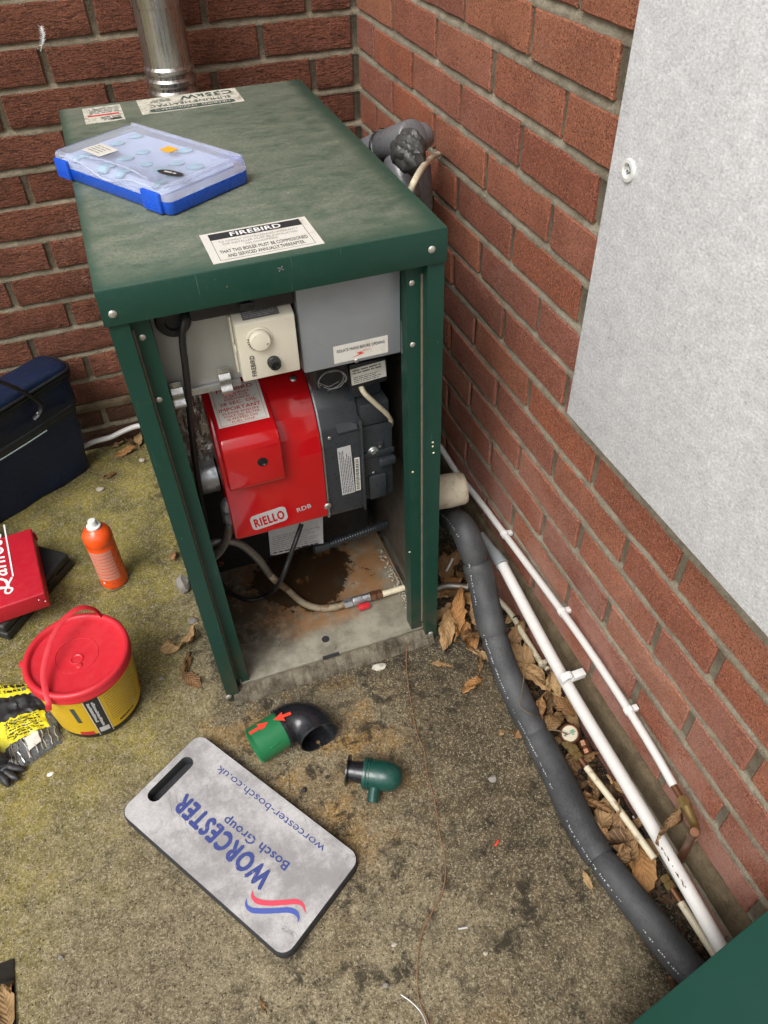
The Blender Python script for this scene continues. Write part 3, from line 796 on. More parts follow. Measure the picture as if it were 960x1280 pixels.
# corner posts: front flange, a step back, then the inner door rebate
def post(x0, sx, foot):
    """x0 outer edge, sx direction of the inside"""
    prof = [(0, .06), (0, 0), (.026, 0), (.026, .017), (.052, .017), (.052, .045)]
    t = .0016; poly = []
    def line(pts): return [V((x0+sx*p[0], -.9555+p[1], 0)) for p in pts]
    P = line(prof); bm = nb()
    cols = []
    for p in P: cols.append((bm.verts.new(p+V((0, 0, foot))), bm.verts.new(p+V((0, 0, .8812)))))
    for a, b in zip(cols, cols[1:]): bm.faces.new((a[0], b[0], b[1], a[1]))
    bmesh.ops.recalc_face_normals(bm, faces=bm.faces)
    bmesh.ops.solidify(bm, geom=list(bm.faces), thickness=t)
    lean(bm)
    o = obj('corner_post', bm, 'green', bl, sharp=20)
    bm = nb(); tube(bm, [(x0+sx*.0275, -.9385, .05), (x0+sx*.0275, -.9385, .86)], .0021, 6, 1)
    for i in range(40): pass
    lean(bm); obj('edge_seal', bm, 'rust', o)
    return o
pl = post(-.6575, 1, .004); pr_ = post(-.1925, -1, .004)
for p in ((-0.6192, -0.9385, 0.8463), (-0.6196, -0.9385, 0.7452)): screw(pl, p, (0, -1, 0), .0046)
for p in ((-0.2346, -0.9385, 0.8475), (-0.2329, -0.9385, 0.7448)): screw(pr_, p, (0, -1, 0), .0046)
screw(pl, (-0.6420, -0.9575, 0.0221), (0, -1, 0), .0065); screw(pr_, (-0.1953, -0.9575, 0.0219), (0, -1, 0), .0065)
bm = nb()
for p in ((-0.2032, -0.9575, 0.5583), (-0.2012, -0.9575, 0.5348), (-0.2030, -0.9575, 0.5495), (-0.2394, -0.9575, 0.5033), (-0.2452, -0.9575, 0.3022)):
    lathe(bm, [(.0022, 0), (.0016, .0008), (0, .001)], axis(p, (0, -1, 0)), 7)
obj('dried_spatter', bm, 'cream_pipe', pr_, 'stuff')
# side panels, back, lining
for sx, x in ((1, -.6560), (-1, -.1940)):
    bm = nb(); bx(bm, (x, -.898, .012), (x+sx*.0016, -.212, .8812)); lean(bm); obj('side_panel', bm, 'green', bl)
    bm = nb(); g = []
    for i in range(31):
        g.append([bm.verts.new((x+sx*(.013+.0015*fbm(i*.06, j*.06, 5)), -.912+.69*i/30, .034+.82*j/30)) for j in range(31)])
    for i in range(30):
        for j in range(30): bm.faces.new((g[i][j], g[i+1][j], g[i+1][j+1], g[i][j+1]))
    bmesh.ops.solidify(bm, geom=list(bm.faces), thickness=.004*sx)
    lean(bm)
    obj('side_lining', bm, 'inner_side' if sx < 0 else 'foil', bl, sharp=180)
bm = nb(); bx(bm, (-.6535, -.2145, .012), (-.1965, -.2125, .8812)); obj('back_panel', bm, 'green', bl)
# boiler body with its bolted front plate
bm = nb(); bx(bm, (-.618, -.640, .045), (-.222, -.24, .78), .008); bx(bm, (-.600, -.668, .085), (-.235, -.641, .60), .004)
body = obj('boiler_body', bm, 'black_soot', bl)
bm = nb(); bx(bm, (-.6, -.695, .275), (-.222, -.669, .345), .004); obj('burner_flange', bm, 'black_soot', body)
for p in ((-0.2339, -0.6970, 0.1258), (-0.5869, -0.6690, 0.1118), (-0.5884, -0.6690, 0.3761)):
    bm = nb(); lathe(bm, [(.008, 0), (.008, .006), (.004, .007), (.004, .010), (0, .010)], axis(p, (0, -1, 0)), 6); obj('bolt', bm, 'copper', body, sharp=20)
# crinkled foil behind the left end of the burner
bm = nb(); g = []
for i in range(25):
    g.append([bm.verts.new((-.640+.105*i/24, -.79+.006*fbm(i*.1, j*.1, 6), .50+.25*j/30)) for j in range(31)])
for i in range(24):
    for j in range(30): bm.faces.new((g[i][j], g[i+1][j], g[i+1][j+1], g[i][j+1]))
obj('foil_insulation', bm, 'foil', bl, sharp=25)

# base tray and the mortar bed it stands on
bm = nb(); bx(bm, (-.612, -.9415, .024), (-.2065, -.25, .0305), .001)
for x in (-.612, -.2085): bx(bm, (x, -.9415, .0307), (x+.0018, -.25, .042))
tray = obj('base_tray', bm, 'tray', bl)
bm = nb(); lathe(bm, [(.0085, 0), (.0085, .0006), (0, .0006)], axis((-0.4156, -0.8959, 0.0305), (0, 0, 1)), 20); obj('drain_hole_shade', bm, 'ink', tray)  # dark disc laid on the uncut sheet, painting the shade inside a hole
c0, c1 = V((-0.4419, -0.9419, 0.0311)), V((-0.3931, -0.9420, 0.0311))
bm = nb(); ob(bm, frame((c0+c1)/2, c1-c0, (0, 1, 0)), (.036, .0085, .0008)); obj('drain_slot_shade', bm, 'ink', tray)  # thin dark bar standing for the shade inside the slot
rg = random.Random(8); bm = nb()
for i in range(130):
    s = rg.random(); p = V((-.212-.014*rg.random()**2, -.70-.23*s, .0345+rg.random()*.006)); q = rg.uniform(.0012, .0036)
    ob(bm, Matrix.Translation(p) @ Matrix.Rotation(rg.random()*3, 4, V((rg.random(), rg.random(), 1))), (q, q*1.4, q*.8))
obj('flaked_sealant', bm, 'pale_stone', tray, 'stuff')
bm = nb(); g = []
A = [(-0.2075, -0.7508, -0.0475), (-0.2075, -0.8379, 0.1421), (-0.2075, -0.8468, -0.0573)]
y0, y1 = -.925, -.858
for i in range(9):
    g.append([bm.verts.new((-.2125-.004*abs(fbm(i*.3, j*.3, 3)), y0+(y1-y0)*i/8, .034+(.13 if i < 5 else .10)*j/12)) for j in range(13)])
for i in range(8):
    for j in range(12): bm.faces.new((g[i][j], g[i+1][j], g[i+1][j+1], g[i][j+1]))
obj('foil_tape', bm, 'foil_tape', tray, sharp=15)
bm = nb(); rows = []
prof = [(-.9690, .0), (-.9650, .009), (-.9565, .0195), (-.9450, .0235), (-.93, .0235)]
for i in range(201):
    x = -.632+.442*i/200; n = fbm(x, .3, 40)
    rows.append([bm.verts.new((x, yy-.002*n-.0022*fbm(x, yy*3, 120)-(0 if yy > -.96 else .0035*fbm(x, 2, 14)), zz+.002*n+.0022*fbm(x, yy, 150, 3))) for yy, zz in prof])
for A_, B_ in zip(rows, rows[1:]):
    for k_ in range(4): bm.faces.new((A_[k_], A_[k_+1], B_[k_+1], B_[k_]))
bx(bm, (-.632, -.9299, .0), (-.190, -.22, .0233))
M['mortar_bed'] = mortar_mat('dirty mortar bed', (.20, .175, .13), (.060, .050, .034))
obj('mortar_bed', bm, 'mortar_bed', None, 'structure', sharp=60)

# control panel with two spring clips
bm = nb(); bx(bm, (-.6035, -.889, .721), (-.405, -.887, .880), .0005)
cp = obj('control_panel', bm, 'pale_panel', bl)
bm = nb(); bx(bm, (-.6035, -.896, .7105), (-.496, -.8895, .7225), .001); obj('lower_flange', bm, 'galv', cp)
for q in ((-0.5918, -0.8990, 0.7228), (-0.5197, -0.8990, 0.7299)):
    q = V(q); bm = nb()
    bx(bm, q+V((-.0095, .000, -.003)), q+V((.0095, .0022, .019)), .0008)
    S = [q+V((0, -.001, .010)), q+V((0, -.007, .002)), q+V((0, -.003, -.008)), q+V((0, -.009, -.017)), q+V((0, -.004, -.026))]
    P = spline(S, 5); cols = []
    for i, p in enumerate(P):
        hw = .0085 if i < len(P)-4 else .0085*(1-((i-len(P)+5)/5)**2*.55)
        cols.append((bm.verts.new(p-V((hw, 0, 0))), bm.verts.new(p+V((hw, 0, 0)))))
    for a, b in zip(cols, cols[1:]): bm.faces.new((a[0], a[1], b[1], b[0]))
    obj('spring_clip', bm, 'chrome', cp)
# grommet and its cable
gq = V((-0.5732, -0.8900, 0.8376))
bm = nb(); lathe(bm, [(.0, .006), (.011, .006), (.013, .010), (.0235, .008), (.0255, .003), (.0255, 0)], axis(gq, (0, -1, 0)), 28); obj('cable_grommet', bm, 'rubber', cp)
bm = nb(); tube(bm, [(-0.5544, -0.8950, 0.8522), (-0.5602, -0.9120, 0.8428), (-0.5681, -0.9150, 0.8174), (-0.5725, -0.9120, 0.7708), (-0.5782, -0.9000, 0.7082), (-0.5858, -0.8800, 0.6270), (-0.5916, -0.8500, 0.5287), (-0.5979, -0.8000, 0.3700), (-0.6079, -0.7600, 0.2213)], .0052, 10, 8)
obj('supply_cable', bm, 'rubber', bl)
# dark terminal strip tucked under the rim
bm = nb(); bx(bm, (-.552, -.914, .8385), (-.470, -.8895, .872), .006); bx(bm, (-.468, -.917, .8395), (-.405, -.8895, .874), .004); bx(bm, (-.482, -.920, .845), (-.462, -.9175, .856), .002)
obj('terminal_strip', bm, 'black', bl)

# thermostat box
F = V((-0.4932, -0.9250, 0.8401))
bm = nb()
x0, x1, z0, z1, yb, yf = -.4955, -.4085, .7345, .827, -.8895, -.925
prism(bm, [(x0, yb, z0), (x0, yf, z0), (x0, yf, z1), (x0, yf+.004, z1+.003), (x0, yf+.020, z1+.008), (x0, yb, z1+.008)], (x1-x0, 0, 0), .0022, 2)
th = obj('thermostat', bm, 'cream', bl)
bm = nb(); bx(bm, (x0-.0035, yb-.014, z0+.004), (x0-.0005, yb-.0005, z1+.004), .001); bx(bm, (x0-.0040, -.915, z0+.045), (x0-.0005, -.9060, z0+.056), .0015); obj('case_back', bm, 'cream', th)
dc = V((-0.4634, -0.9252, 0.8016))
bm = nb(); lathe(bm, [(.0185, 0), (.0182, .0025), (.0165, .0035), (.0162, .0030)], axis(dc, (0, -1, 0)), 40); obj('dial_ring', bm, 'cream', th)
bm = nb(); lathe(bm, [(.0158, 0), (.0150, .009), (.0138, .0105), (.006, .0115), (0, .0116)], axis(dc, (0, -1, 0)), 40); obj('dial', bm, 'cream', th)
bm = nb()
for i in range(6):
    a = R(168+i*13); d = V((math.cos(a), 0, math.sin(a)))
    ob(bm, frame(dc+d*.0171+V((0, -.0038, 0)), d, V((0, 1, 0)).cross(d)), (.0032, .0009, .0004))
for d_ in ((.0095, -.004), (.0085, -.0052)): ob(bm, Matrix.Translation(dc+V((d_[0], -.0114, d_[1]))), (.0014, .0006, .0009))
obj('dial_marks', bm, 'ink', th)
kb = V((-0.4476, -0.9255, 0.7592))
bm = nb(); lathe(bm, [(.0098, 0), (.0098, .005), (.0085, .006), (.0085, .012), (.0055, .013), (.0050, .009), (0, .009)], axis(kb, (0, -1, .05)), 26); obj('reset_button', bm, 'black', th)
m = frame((x0+.0205, yf-.0002, z0+.007), (0, 0, 1), (-1, 0, 0)); text('FIREBIRD', m, .035, .0070, 'ink', th, bold=.02)
m = frame((x0+.014, yf+.0042, z1+.0034), (1, 0, 0), (0, .95, .3))
bm = nb(); plate(bm, rect(m, 0, .001, .053, .0175, .0004), .0004); st_ = obj('data_label', bm, 'ink_soft', th)
small_print(m @ Matrix.Translation((0, 0, .0005)), .002, .003, .051, .016, 4, 'paper_grey', th, fill=.28, seed=3)
for q in ((x1-.012, yf-.0003, z1-.006), (x0+.010, yf-.0003, z0+.048)): pass

# grey wiring cover with the warning sticker
bm = nb(); bx(bm, (-.4015, -.9155, .7195), (-.2435, -.869, .8800), .003, 2); wc = obj('wiring_cover', bm, 'grey_panel', bl)
bm = nb(); bx(bm, (-.2425, -.917, .7175), (-.2365, -.870, .8795), .001); obj('side_flange', bm, 'galv', wc)
m, w, h = frame4(((-0.3532, -0.9157, 0.7259), (-0.2654, -0.9157, 0.7263), (-0.2660, -0.9157, 0.7620), (-0.3549, -0.9157, 0.7561)))
bm = nb(); plate(bm, rect(m, 0, 0, w, h), .0003); obj('warning_sticker', bm, 'paper', wc)
text('ISOLATE MAINS BEFORE OPENING', at(m, w*.06, h*.60), w*.88, h*.18, 'ink', wc, bold=.015)
bm = nb()
Z_ = [(.34, .17), (.54, .30), (.50, .36), (.70, .43), (.47, .33), (.52, .26)]
bm.faces.new([bm.verts.new(m @ V((w*a, h*b+.0004, .0006))) for a, b in [(.30, .12), (.56, .26), (.50, .36), (.74, .50), (.41, .36), (.47, .27)]])
obj('red_lightning', bm, 'red_mark', wc)
screw(wc, (-0.3171, -0.9160, 0.7230), (0, -1, 0), .0042, 'chrome')
# transformer with cream data plate and the grey-cream lead
bm = nb(); bx(bm, (-.385, -.878, .655), (-.318, -.75, .712), .012, 3); bx(bm, (-.3165, -.868, .637), (-.250, -.75, .6845), .004); tf = obj('ignition_transformer', bm, 'black', bl)
m, w, h = frame4(((-0.3134, -0.8684, 0.6451), (-0.2524, -0.8684, 0.6486), (-0.2531, -0.8684, 0.6802), (-0.3144, -0.8684, 0.6768)))
bm = nb(); plate(bm, rect(m, 0, 0, w, h), .0003); obj('data_plate', bm, 'paper', tf)
small_print(m, w*.06, h*.06, w*.9, h*.5, 4, 'ink', tf, fill=.35, seed=12); small_print(m, w*.06, h*.62, w*.94, h*.94, 2, 'ink_soft', tf, fill=.5, seed=13)
rg = random.Random(3); bm = nb(); cc = V((-.352, -.879, .678))
for i in range(5):
    a0 = rg.random()*6; tube(bm, [cc+V((math.cos(a0+t*.5)*(.020+.001*i), -.006*rg.random()-.002*i, math.sin(a0+t*.5)*(.014+.001*i))) for t in range(9)], .0008, 5, 3)
obj('thin_wire_coil', bm, 'ink_soft', tf)
bm = nb(); tube(bm, [(-0.2965, -0.8630, 0.6356), (-0.2929, -0.8720, 0.6259), (-0.2710, -0.8680, 0.5941), (-0.2496, -0.8600, 0.5620), (-0.2389, -0.8500, 0.5342), (-0.2399, -0.8350, 0.5127), (-0.2454, -0.8200, 0.5109)], .0046, 10, 8); obj('cream_lead', bm, 'cream_pipe', bl)

# burner: red cover
bm = nb()
YB = -.74
prof = [(-.735, .3655), (-.870, .3655), (-.8735, .372), (-.8735, .525), (-.868, .560), (-.853, .593), (-.828, .622), (-.795, .645), (-.735, .662)]
prism(bm, [(-.5535, a, b) for a, b in prof], (.1775, 0, 0), .0045, 2)
bc = obj('burner_cover', bm, 'red_burner', bl, sharp=28)
bm = nb()                                             # raised left-hand block with the sight glass
pa = [(-.875, .490), (-.8920, .503), (-.8920, .586), (-.8840, .602), (-.745, .6655), (-.745, .490)]
prism(bm, [(-.5475, a, b) for a, b in pa], (.100, 0, 0), .006, 3)
obj('raised_block', bm, 'red_burner', bc, sharp=28)
sg = V((-0.4844, -0.8922, 0.5517))
bm = nb(); lathe(bm, [(.0086, 0), (.0086, .0015), (.0066, .0018), (.0058, .0006), (.0030, .0006), (.0030, .0022), (0, .0022)], axis(sg, (0, -1, 0)), 24); obj('sight_glass', bm, 'black_gloss', bc)
for p in ((-0.3759, -0.8740, 0.3940), ): screw(bc, p, (0, -1, 0), .0075, 'chrome')
screw(bc, (-.398, -.806, .6415), (0, -.5, .85), .006, 'chrome')
# logo plate
m, w, h = frame4(((-0.5193, -0.8737, 0.3818), (-0.4521, -0.8737, 0.3865), (-0.4528, -0.8737, 0.4215), (-0.5187, -0.8737, 0.4175)))
def rrect(m, x0, y0, x1, y1, r, z, n=5):
    P = []
    for cx, cy, a0 in ((x1-r, y0+r, -90), (x1-r, y1-r, 0), (x0+r, y1-r, 90), (x0+r, y0+r, 180)):
        for i in range(n+1):
            a = R(a0+90*i/n); P.append(m @ V((cx+r*math.cos(a), cy+r*math.sin(a), z)))
    return P
m = m @ Matrix.Rotation(R(1.5), 4, 'Z')
bm = nb(); prism(bm, rrect(m, 0, 0, w, h, h*.24, .0), m.to_3x3() @ V((0, 0, .0008))); obj('logo_plate', bm, 'paper_grey', bc)
text('RIELLO', at(m, w*.5, h*.20), w*.82, h*.60, 'red_burner', bc, centre=True, bold=.055, off=.0012)
m2 = frame((-0.4339, -0.8737, 0.3997), V((-0.4044, -0.8737, 0.4037))-V((-0.4339, -0.8737, 0.3997)), (0, 0, 1)); text('RDB', m2, .027, .0105, 'paper_grey', bc, bold=.02, off=.0006)
# warning sticker on the sloping top
n_ = V((0, -(.6655-.602), -(.884-.745))).normalized()*-1
def slope(x, t): return V((x, -.884+(.884-.745)*t, .602+(.6655-.602)*t))+V((0, -.0025, .0045))*.25
c4 = [slope(-.5405, .17), slope(-.4560, .17), slope(-.4570, .68), slope(-.5455, .68)]
m, w, h = frame4(c4)
bm = nb(); plate(bm, rect(m, 0, 0, w, h, .0008), .0003); obj('fuel_sticker', bm, 'paper', bc)
for s_, yy, ww, hh in (('FIREBIRD', .825, .80, .095), ('THIS BURNER', .735, .60, .048), ('IS SET FOR', .67, .52, .048), ('KEROSENE', .605, .56, .048),
                      ('28 SEC. OIL', .495, .82, .078), ('IMPORTANT', .355, .92, .088), ('PLEASE ENSURE', .275, .80, .052), ('THAT OIL FILTER', .20, .80, .052), ('IS FITTED ON', .125, .66, .052), ('FUEL LINE', .055, .50, .048)):
    text(s_, at(m, w*.5, h*yy), w*ww*.9, h*hh, 'red_print', bc, centre=True, bold=.018, off=.0014)
bm = nb()
for a in ((.05, .03, .95, .036), (.05, .964, .95, .97), (.05, .03, .057, .97), (.943, .03, .95, .97)): plate(bm, rect(m, w*a[0], h*a[1], w*a[2], h*a[3], .0012), .0001)
obj('sticker_border', bm, 'red_print', bc)
# pump end and elbow on the left
bm = nb(); lathe(bm, [(.0, .055), (.030, .055), (.034, .048), (.034, .0)], axis((-.557, -.792, .47), (-1, 0, 0)), 28); obj('oil_pump', bm, 'galv', bl)
bm = nb(); lathe(bm, [(0, .012), (.012, .012), (.012, 0)], axis((-.600, -.802, .515), (-.4, -1, 0)), 6); obj('pump_plug', bm, 'chrome', bl, sharp=20)
e0 = V((-0.5547, -0.8450, 0.4285))
bm = nb(); tube(bm, [e0+V((.020, .01, .014)), e0+V((.008, 0, .013)), e0+V((0, 0, .006)), e0+V((0, 0, -.004))], .0115, 14, 6); lathe(bm, [(.0125, -.004), (.0125, -.034), (.0105, -.036), (0, -.036)], Matrix.Translation(e0), 8)
obj('hose_elbow', bm, 'galv', bl, sharp=25)
# grey motor / fan housing on the right of the burner
bm = nb()
pf = [(-.735, .3555), (-.862, .3555), (-.8675, .366), (-.8675, .525), (-.862, .560), (-.846, .595), (-.820, .625), (-.788, .650), (-.735, .668)]
prism(bm, [(-.3745, a, b) for a, b in pf], (.0735, 0, 0), .004, 2)
fh = obj('fan_housing', bm, 'dark_grey', bl, sharp=28)
bm = nb(); prism(bm, [(-.3750, a-.002, b) for a, b in pf[1:-1]]+[(-.3750, a+.006, b-.004) for a, b in pf[1:-1]][::-1], (.003, 0, 0)); obj('joint_flange', bm, 'galv', fh, sharp=25)
bm = nb()
bx(bm, (-.2995, -.858, .368), (-.2385, -.76, .545), .006, 2)
mo = obj('motor_housing', bm, 'dark_grey', fh)
bm = nb(); bx(bm, (-.2905, -.8665, .373), (-.2555, -.8582, .430), .004); bx(bm, (-.270, -.870, .452), (-.2375, -.8585, .468), .003); bx(bm, (-.3005, -.862, .548), (-.246, -.78, .5945), .004)
bx(bm, (-.3045, -.875, .36), (-.3005, -.80, .57), .0015); bx(bm, (-.2985, -.8625, .4745), (-.238, -.8583, .4865), .002)
obj('control_box', bm, 'dark_grey', mo)
bm = nb(); prism(bm, [(-.345, -.862, .545), (-.305, -.862, .545), (-.300, -.80, .618), (-.300, -.765, .655), (-.362, -.765, .655), (-.352, -.83, .60)], (0, -.007, .006), .003); obj('air_scroll', bm, 'dark_grey', fh, sharp=25)
bm = nb(); bx(bm, (-.306, -.84, .5955), (-.252, -.74, .634), .006); obj('cable_gland_block', bm, 'dark_grey', fh)
for p, r_ in (((-0.3598, -0.8690, 0.5473), .0036), ((-0.2858, -0.8430, 0.5567), .0042), ((-0.2793, -0.8600, 0.4348), .003), ((-0.2650, -0.8600, 0.4940), .0034), ((-0.2654, -0.8600, 0.4809), .0034)): screw(fh, p, (0, -1, 0), r_, 'chrome')
rb = V((-0.2787, -0.8586, 0.4858))
bm = nb(); lathe(bm, [(.0105, 0), (.0105, .002), (.0088, .0035), (.006, .0026), (.0045, .004), (.002, .004), (0, .003)], axis(rb, (0, -1, 0)), 24); obj('reset_lamp', bm, 'galv', mo)
bm = nb(); bx(bm, rb+V((.0095, -.0022, .002)), rb+V((.0205, -.0004, .020)), .001); obj('recess_shade', bm, 'ink', mo)  # raised dark block, its colour imitates the shade in a recess
m, w, h = frame4(((-0.3449, -0.8680, 0.4068), (-0.3197, -0.8680, 0.4075), (-0.3259, -0.8680, 0.5211), (-0.3497, -0.8680, 0.5201)))
bm = nb(); plate(bm, rect(m, 0, 0, w, h), .0003); obj('rating_label', bm, 'paper_grey', fh)
mr = m @ Matrix.Translation((w, 0, 0)) @ Matrix.Rotation(R(90), 4, 'Z'); small_print(mr, h*.03, w*.06, h*.97, w*.94, 7, 'ink', fh, fill=.42, seed=21)
m, w, h = frame4(((-0.3180, -0.8680, 0.4089), (-0.3085, -0.8680, 0.4088), (-0.3140, -0.8680, 0.4888), (-0.3217, -0.8680, 0.4884)))
bm = nb(); plate(bm, rect(m, 0, 0, w, h), .0003); obj('barcode_strip', bm, 'paper', fh)
bm = nb(); rg = random.Random(4); yy = .04
while yy < .95:
    t_ = rg.uniform(.008, .03); plate(bm, rect(m, w*.15, h*yy, w*.8, h*min(.96, yy+t_), .0005), .0001); yy += t_+rg.uniform(.01, .03)
obj('barcode_bars', bm, 'ink', fh)
# instruction sheet hanging below the burner
m, w, h = frame4(((-0.4842, -0.7600, 0.1872), (-0.3680, -0.7600, 0.1798), (-0.3640, -0.7600, 0.2723), (-0.4840, -0.7600, 0.2806)))
bm = nb(); g = []
for i in range(13): g.append([bm.verts.new(m @ V((w*i/12, h*j/8, .003*math.sin(i*.55)+.0015*fbm(i*.2, j*.2, 2)))) for j in range(9)])
for i in range(12):
    for j in range(8): bm.faces.new((g[i][j], g[i+1][j], g[i+1][j+1], g[i][j+1]))
sh = obj('instruction_sheet', bm, 'paper_grey', bl, sharp=180)
small_print(m @ Matrix.Translation((0, 0, .0035)), w*.05, h*.14, w*.95, h*.62, 8, 'ink_soft', sh, fill=.22, seed=31); small_print(m @ Matrix.Translation((0, 0, .0035)), w*.05, h*.05, w*.92, h*.12, 1, 'ink', sh, fill=.5, seed=32)
# flexible grey conduit lying at the back, oil hose, loose cable and the isolating valve
bm = nb(); P = [(-0.3522, -0.7350, 0.1441), (-0.2943, -0.7300, 0.1457), (-0.2344, -0.7220, 0.1443), (-0.2093, -0.7050, 0.1295)]
tube(bm, P, lambda t: .0092+.0008*math.sin(t*190), 14, 40); a_, b_ = V((-0.3522, -0.7350, 0.1441)), V((-0.3858, -0.7370, 0.1462))
lathe(bm, [(.0, 0), (.0125, 0), (.0125, (b_-a_).length), (.008, (b_-a_).length), (0, (b_-a_).length-.004)], axis(a_, b_-a_), 16); obj('flexible_conduit', bm, 'dark_grey', bl, sharp=60)
bm = nb(); P = [e0+V((0, 0, -.03)), (-0.5640, -0.8400, 0.3568), (-0.5815, -0.8350, 0.3192), (-0.6087, -0.8300, 0.2910), (-0.6228, -0.8200, 0.2886), (-0.6079, -0.8150, 0.3140), (-0.5788, -0.8150, 0.3207), (-0.5446, -0.8150, 0.2987), (-0.5163, -0.8100, 0.2409), (-0.4965, -0.7900, 0.1627)]
tube(bm, P, .0078, 12, 8); obj('oil_hose', bm, 'hose', bl, sharp=60)
bm = nb(); tube(bm, [(-0.4965, -0.7900, 0.1627), (-0.4857, -0.7900, 0.1376), (-0.4608, -0.7459, 0.0520), (-0.4365, -0.7896, 0.0430), (-0.4075, -0.8178, 0.0430), (-0.3740, -0.8301, 0.0450), (-0.3484, -0.8319, 0.0470)], .0078, 12, 8); obj('hose_tail', bm, 'hose_old', bl, sharp=60)
v0, v1, v2, v3, v4 = V((-0.3520, -0.8317, 0.0470)), V((-0.3313, -0.8312, 0.0470)), V((-0.2918, -0.8316, 0.0470)), V((-0.2622, -0.8343, 0.0470)), V((-0.2178, -0.8339, 0.0470))
d = (v4-v0).normalized()
bm = nb(); lathe(bm, [(0, 0), (.0105, 0), (.0105, (v1-v0).length*.9), (.0085, (v1-v0).length), (0, (v1-v0).length)], axis(v0, d), 6); va = obj('isolating_valve', bm, 'galv', bl, sharp=20)
bm = nb(); L_ = (v2-v1).length; lathe(bm, [(0, 0), (.0095, 0), (.0105, .002), (.0105, L_*.5), (.0095, L_*.55), (.0095, L_), (0, L_)], axis(v1, d), 8); obj('valve_body', bm, 'galv', va, sharp=20)
bm = nb(); L_ = (v3-v2).length; lathe(bm, [(0, 0), (.0115, 0), (.0115, L_*.45), (.0085, L_*.5), (.0108, L_*.55), (.0108, L_*.9), (.007, L_), (0, L_)], axis(v2, d), 6); obj('compression_nut', bm, 'copper', va, sharp=20)
bm = nb(); tube(bm, [v3, v4+d*.008], .0072, 12, 1); obj('cream_stub', bm, 'cream_pipe', va)
q = V((-0.3119, -0.8515, 0.0450)); bm = nb(); ob(bm, frame(q, d, (0, 0, 1)), (.026, .012, .011), .002); obj('valve_lever', bm, 'red_lid', va)
bm = nb(); tube(bm, [(-0.4163, -0.8000, 0.2933), (-0.4355, -0.8200, 0.2736), (-0.4552, -0.8300, 0.2395), (-0.4832, -0.8350, 0.1827), (-0.5037, -0.7432, 0.0450), (-0.5455, -0.7376, 0.0400), (-0.5789, -0.7065, 0.0420), (-0.5975, -0.6775, 0.0600), (-0.6096, -0.6539, 0.1000)], .0048, 10, 8); obj('loose_cable', bm, 'rubber', bl)

# ------------------------------------------------------------------ flue
fl = thing('flue_pipe', 'shiny stainless steel flue pipe rising behind the boiler', 'flue pipe', (-.433, -.10, .70))
A = axis((-.4325, -.10, .70), (0, 0, 1))
bm = nb(); lathe(bm, [(.0445, 0), (.0445, .200), (.0505, .207), (.0505, .214), (.0455, .219), (.0455, .224), (.0505, .229), (.0505, .236), (.0455, .241), (.0455, .246), (.0505, .251), (.0505, .257), (.0462, .262), (.0462, .362), (.0462, .364)], A, 40); obj('lower_section', bm, 'steel', fl)
bm = nb(); lathe(bm, [(.0462, .3635), (.0484, .3637), (.0484, .90), (.0484, 1.9), (0, 1.9)], A, 40); obj('upper_section', bm, 'steel', fl)
bm = nb(); lathe(bm, [(.0485, .003), (.0494, .0045), (.0485, .006)], axis((-.4325, -.10, 1.078), (0, 0, 1)), 40); obj('joint_ring', bm, 'steel', fl)

# ------------------------------------------------------------------ organiser case on the boiler
oc = thing('organiser_case', 'blue screw organiser case with a cloudy lid on top of the boiler', 'organiser case', (-.536, -.622, BT))
F_, L_, R_ = V((-.538, -.782, BT)), V((-.662, -.541, BT)), V((-.404, -.699, BT))
ex = (R_-F_).normalized(); ey = (L_-F_); ey = (ey-ex*ey.dot(ex)).normalized(); Wd, Dp = (R_-F_).length, (L_-F_).length
O = Matrix((ex, ey, V((0, 0, 1)))).transposed().to_4x4(); O.translation = F_+V((0, 0, .0006))
def rr2(x0, y0, x1, y1, r, z, n=4): return rrect(O, x0, y0, x1, y1, r, z, n)
def bowl(bm, rings, close_last=True):
    prev = None
    for ring in rings:
        vs = [bm.verts.new(p) for p in ring]
        if prev:
            for i in range(len(vs)): bm.faces.new((prev[i], prev[(i+1) % len(vs)], vs[(i+1) % len(vs)], vs[i]))
        else: bm.faces.new(vs[::-1])
        prev = vs
    if close_last: bm.faces.new(prev)
bm = nb(); bowl(bm, [rr2(.004, .004, Wd-.004, Dp-.004, .008, .0), rr2(.001, .001, Wd-.001, Dp-.001, .010, .003), rr2(0, 0, Wd, Dp, .011, .0195)]); obj('base', bm, 'blue', oc, sharp=50)
# compartments and small fittings seen through the lid
bm = nb(); bowl(bm, [rr2(.007, .026, Wd-.008, Dp-.008, .006, .0197), rr2(.007, .026, Wd-.008, Dp-.008, .006, .0225)]); obj('tray_liner', bm, 'lilac_tray', oc)
bm = nb(); rg = random.Random(6)
for i in range(4):
    for j in range(6):
        if rg.random() < .45: continue
        c = O @ V((.024+i*.036+rg.uniform(-.006, .006), .045+j*.038+rg.uniform(-.006, .006), .0262))
        bmesh.ops.create_uvsphere(bm, u_segments=8, v_segments=5, radius=rg.uniform(.008, .013), matrix=Matrix.Translation(c) @ Matrix.Diagonal((1.2, 1, .35, 1)))
obj('small_fittings', bm, 'teal_bits', oc, 'stuff')
bm = nb(); hz = .0345
bowl(bm, [rr2(.0005, .0005, Wd-.0005, Dp-.0005, .011, .0199), rr2(.0012, .0012, Wd-.0012, Dp-.0012, .011, .0340), rr2(.0035, .0035, Wd-.0035, Dp-.0035, .010, .0375), rr2(.0085, .018, Wd-.010, Dp-.010, .007, .0385), rr2(.0095, .019, Wd-.011, Dp-.011, .007, .0372)])
ld = obj('lid', bm, 'clear', oc, sharp=50)
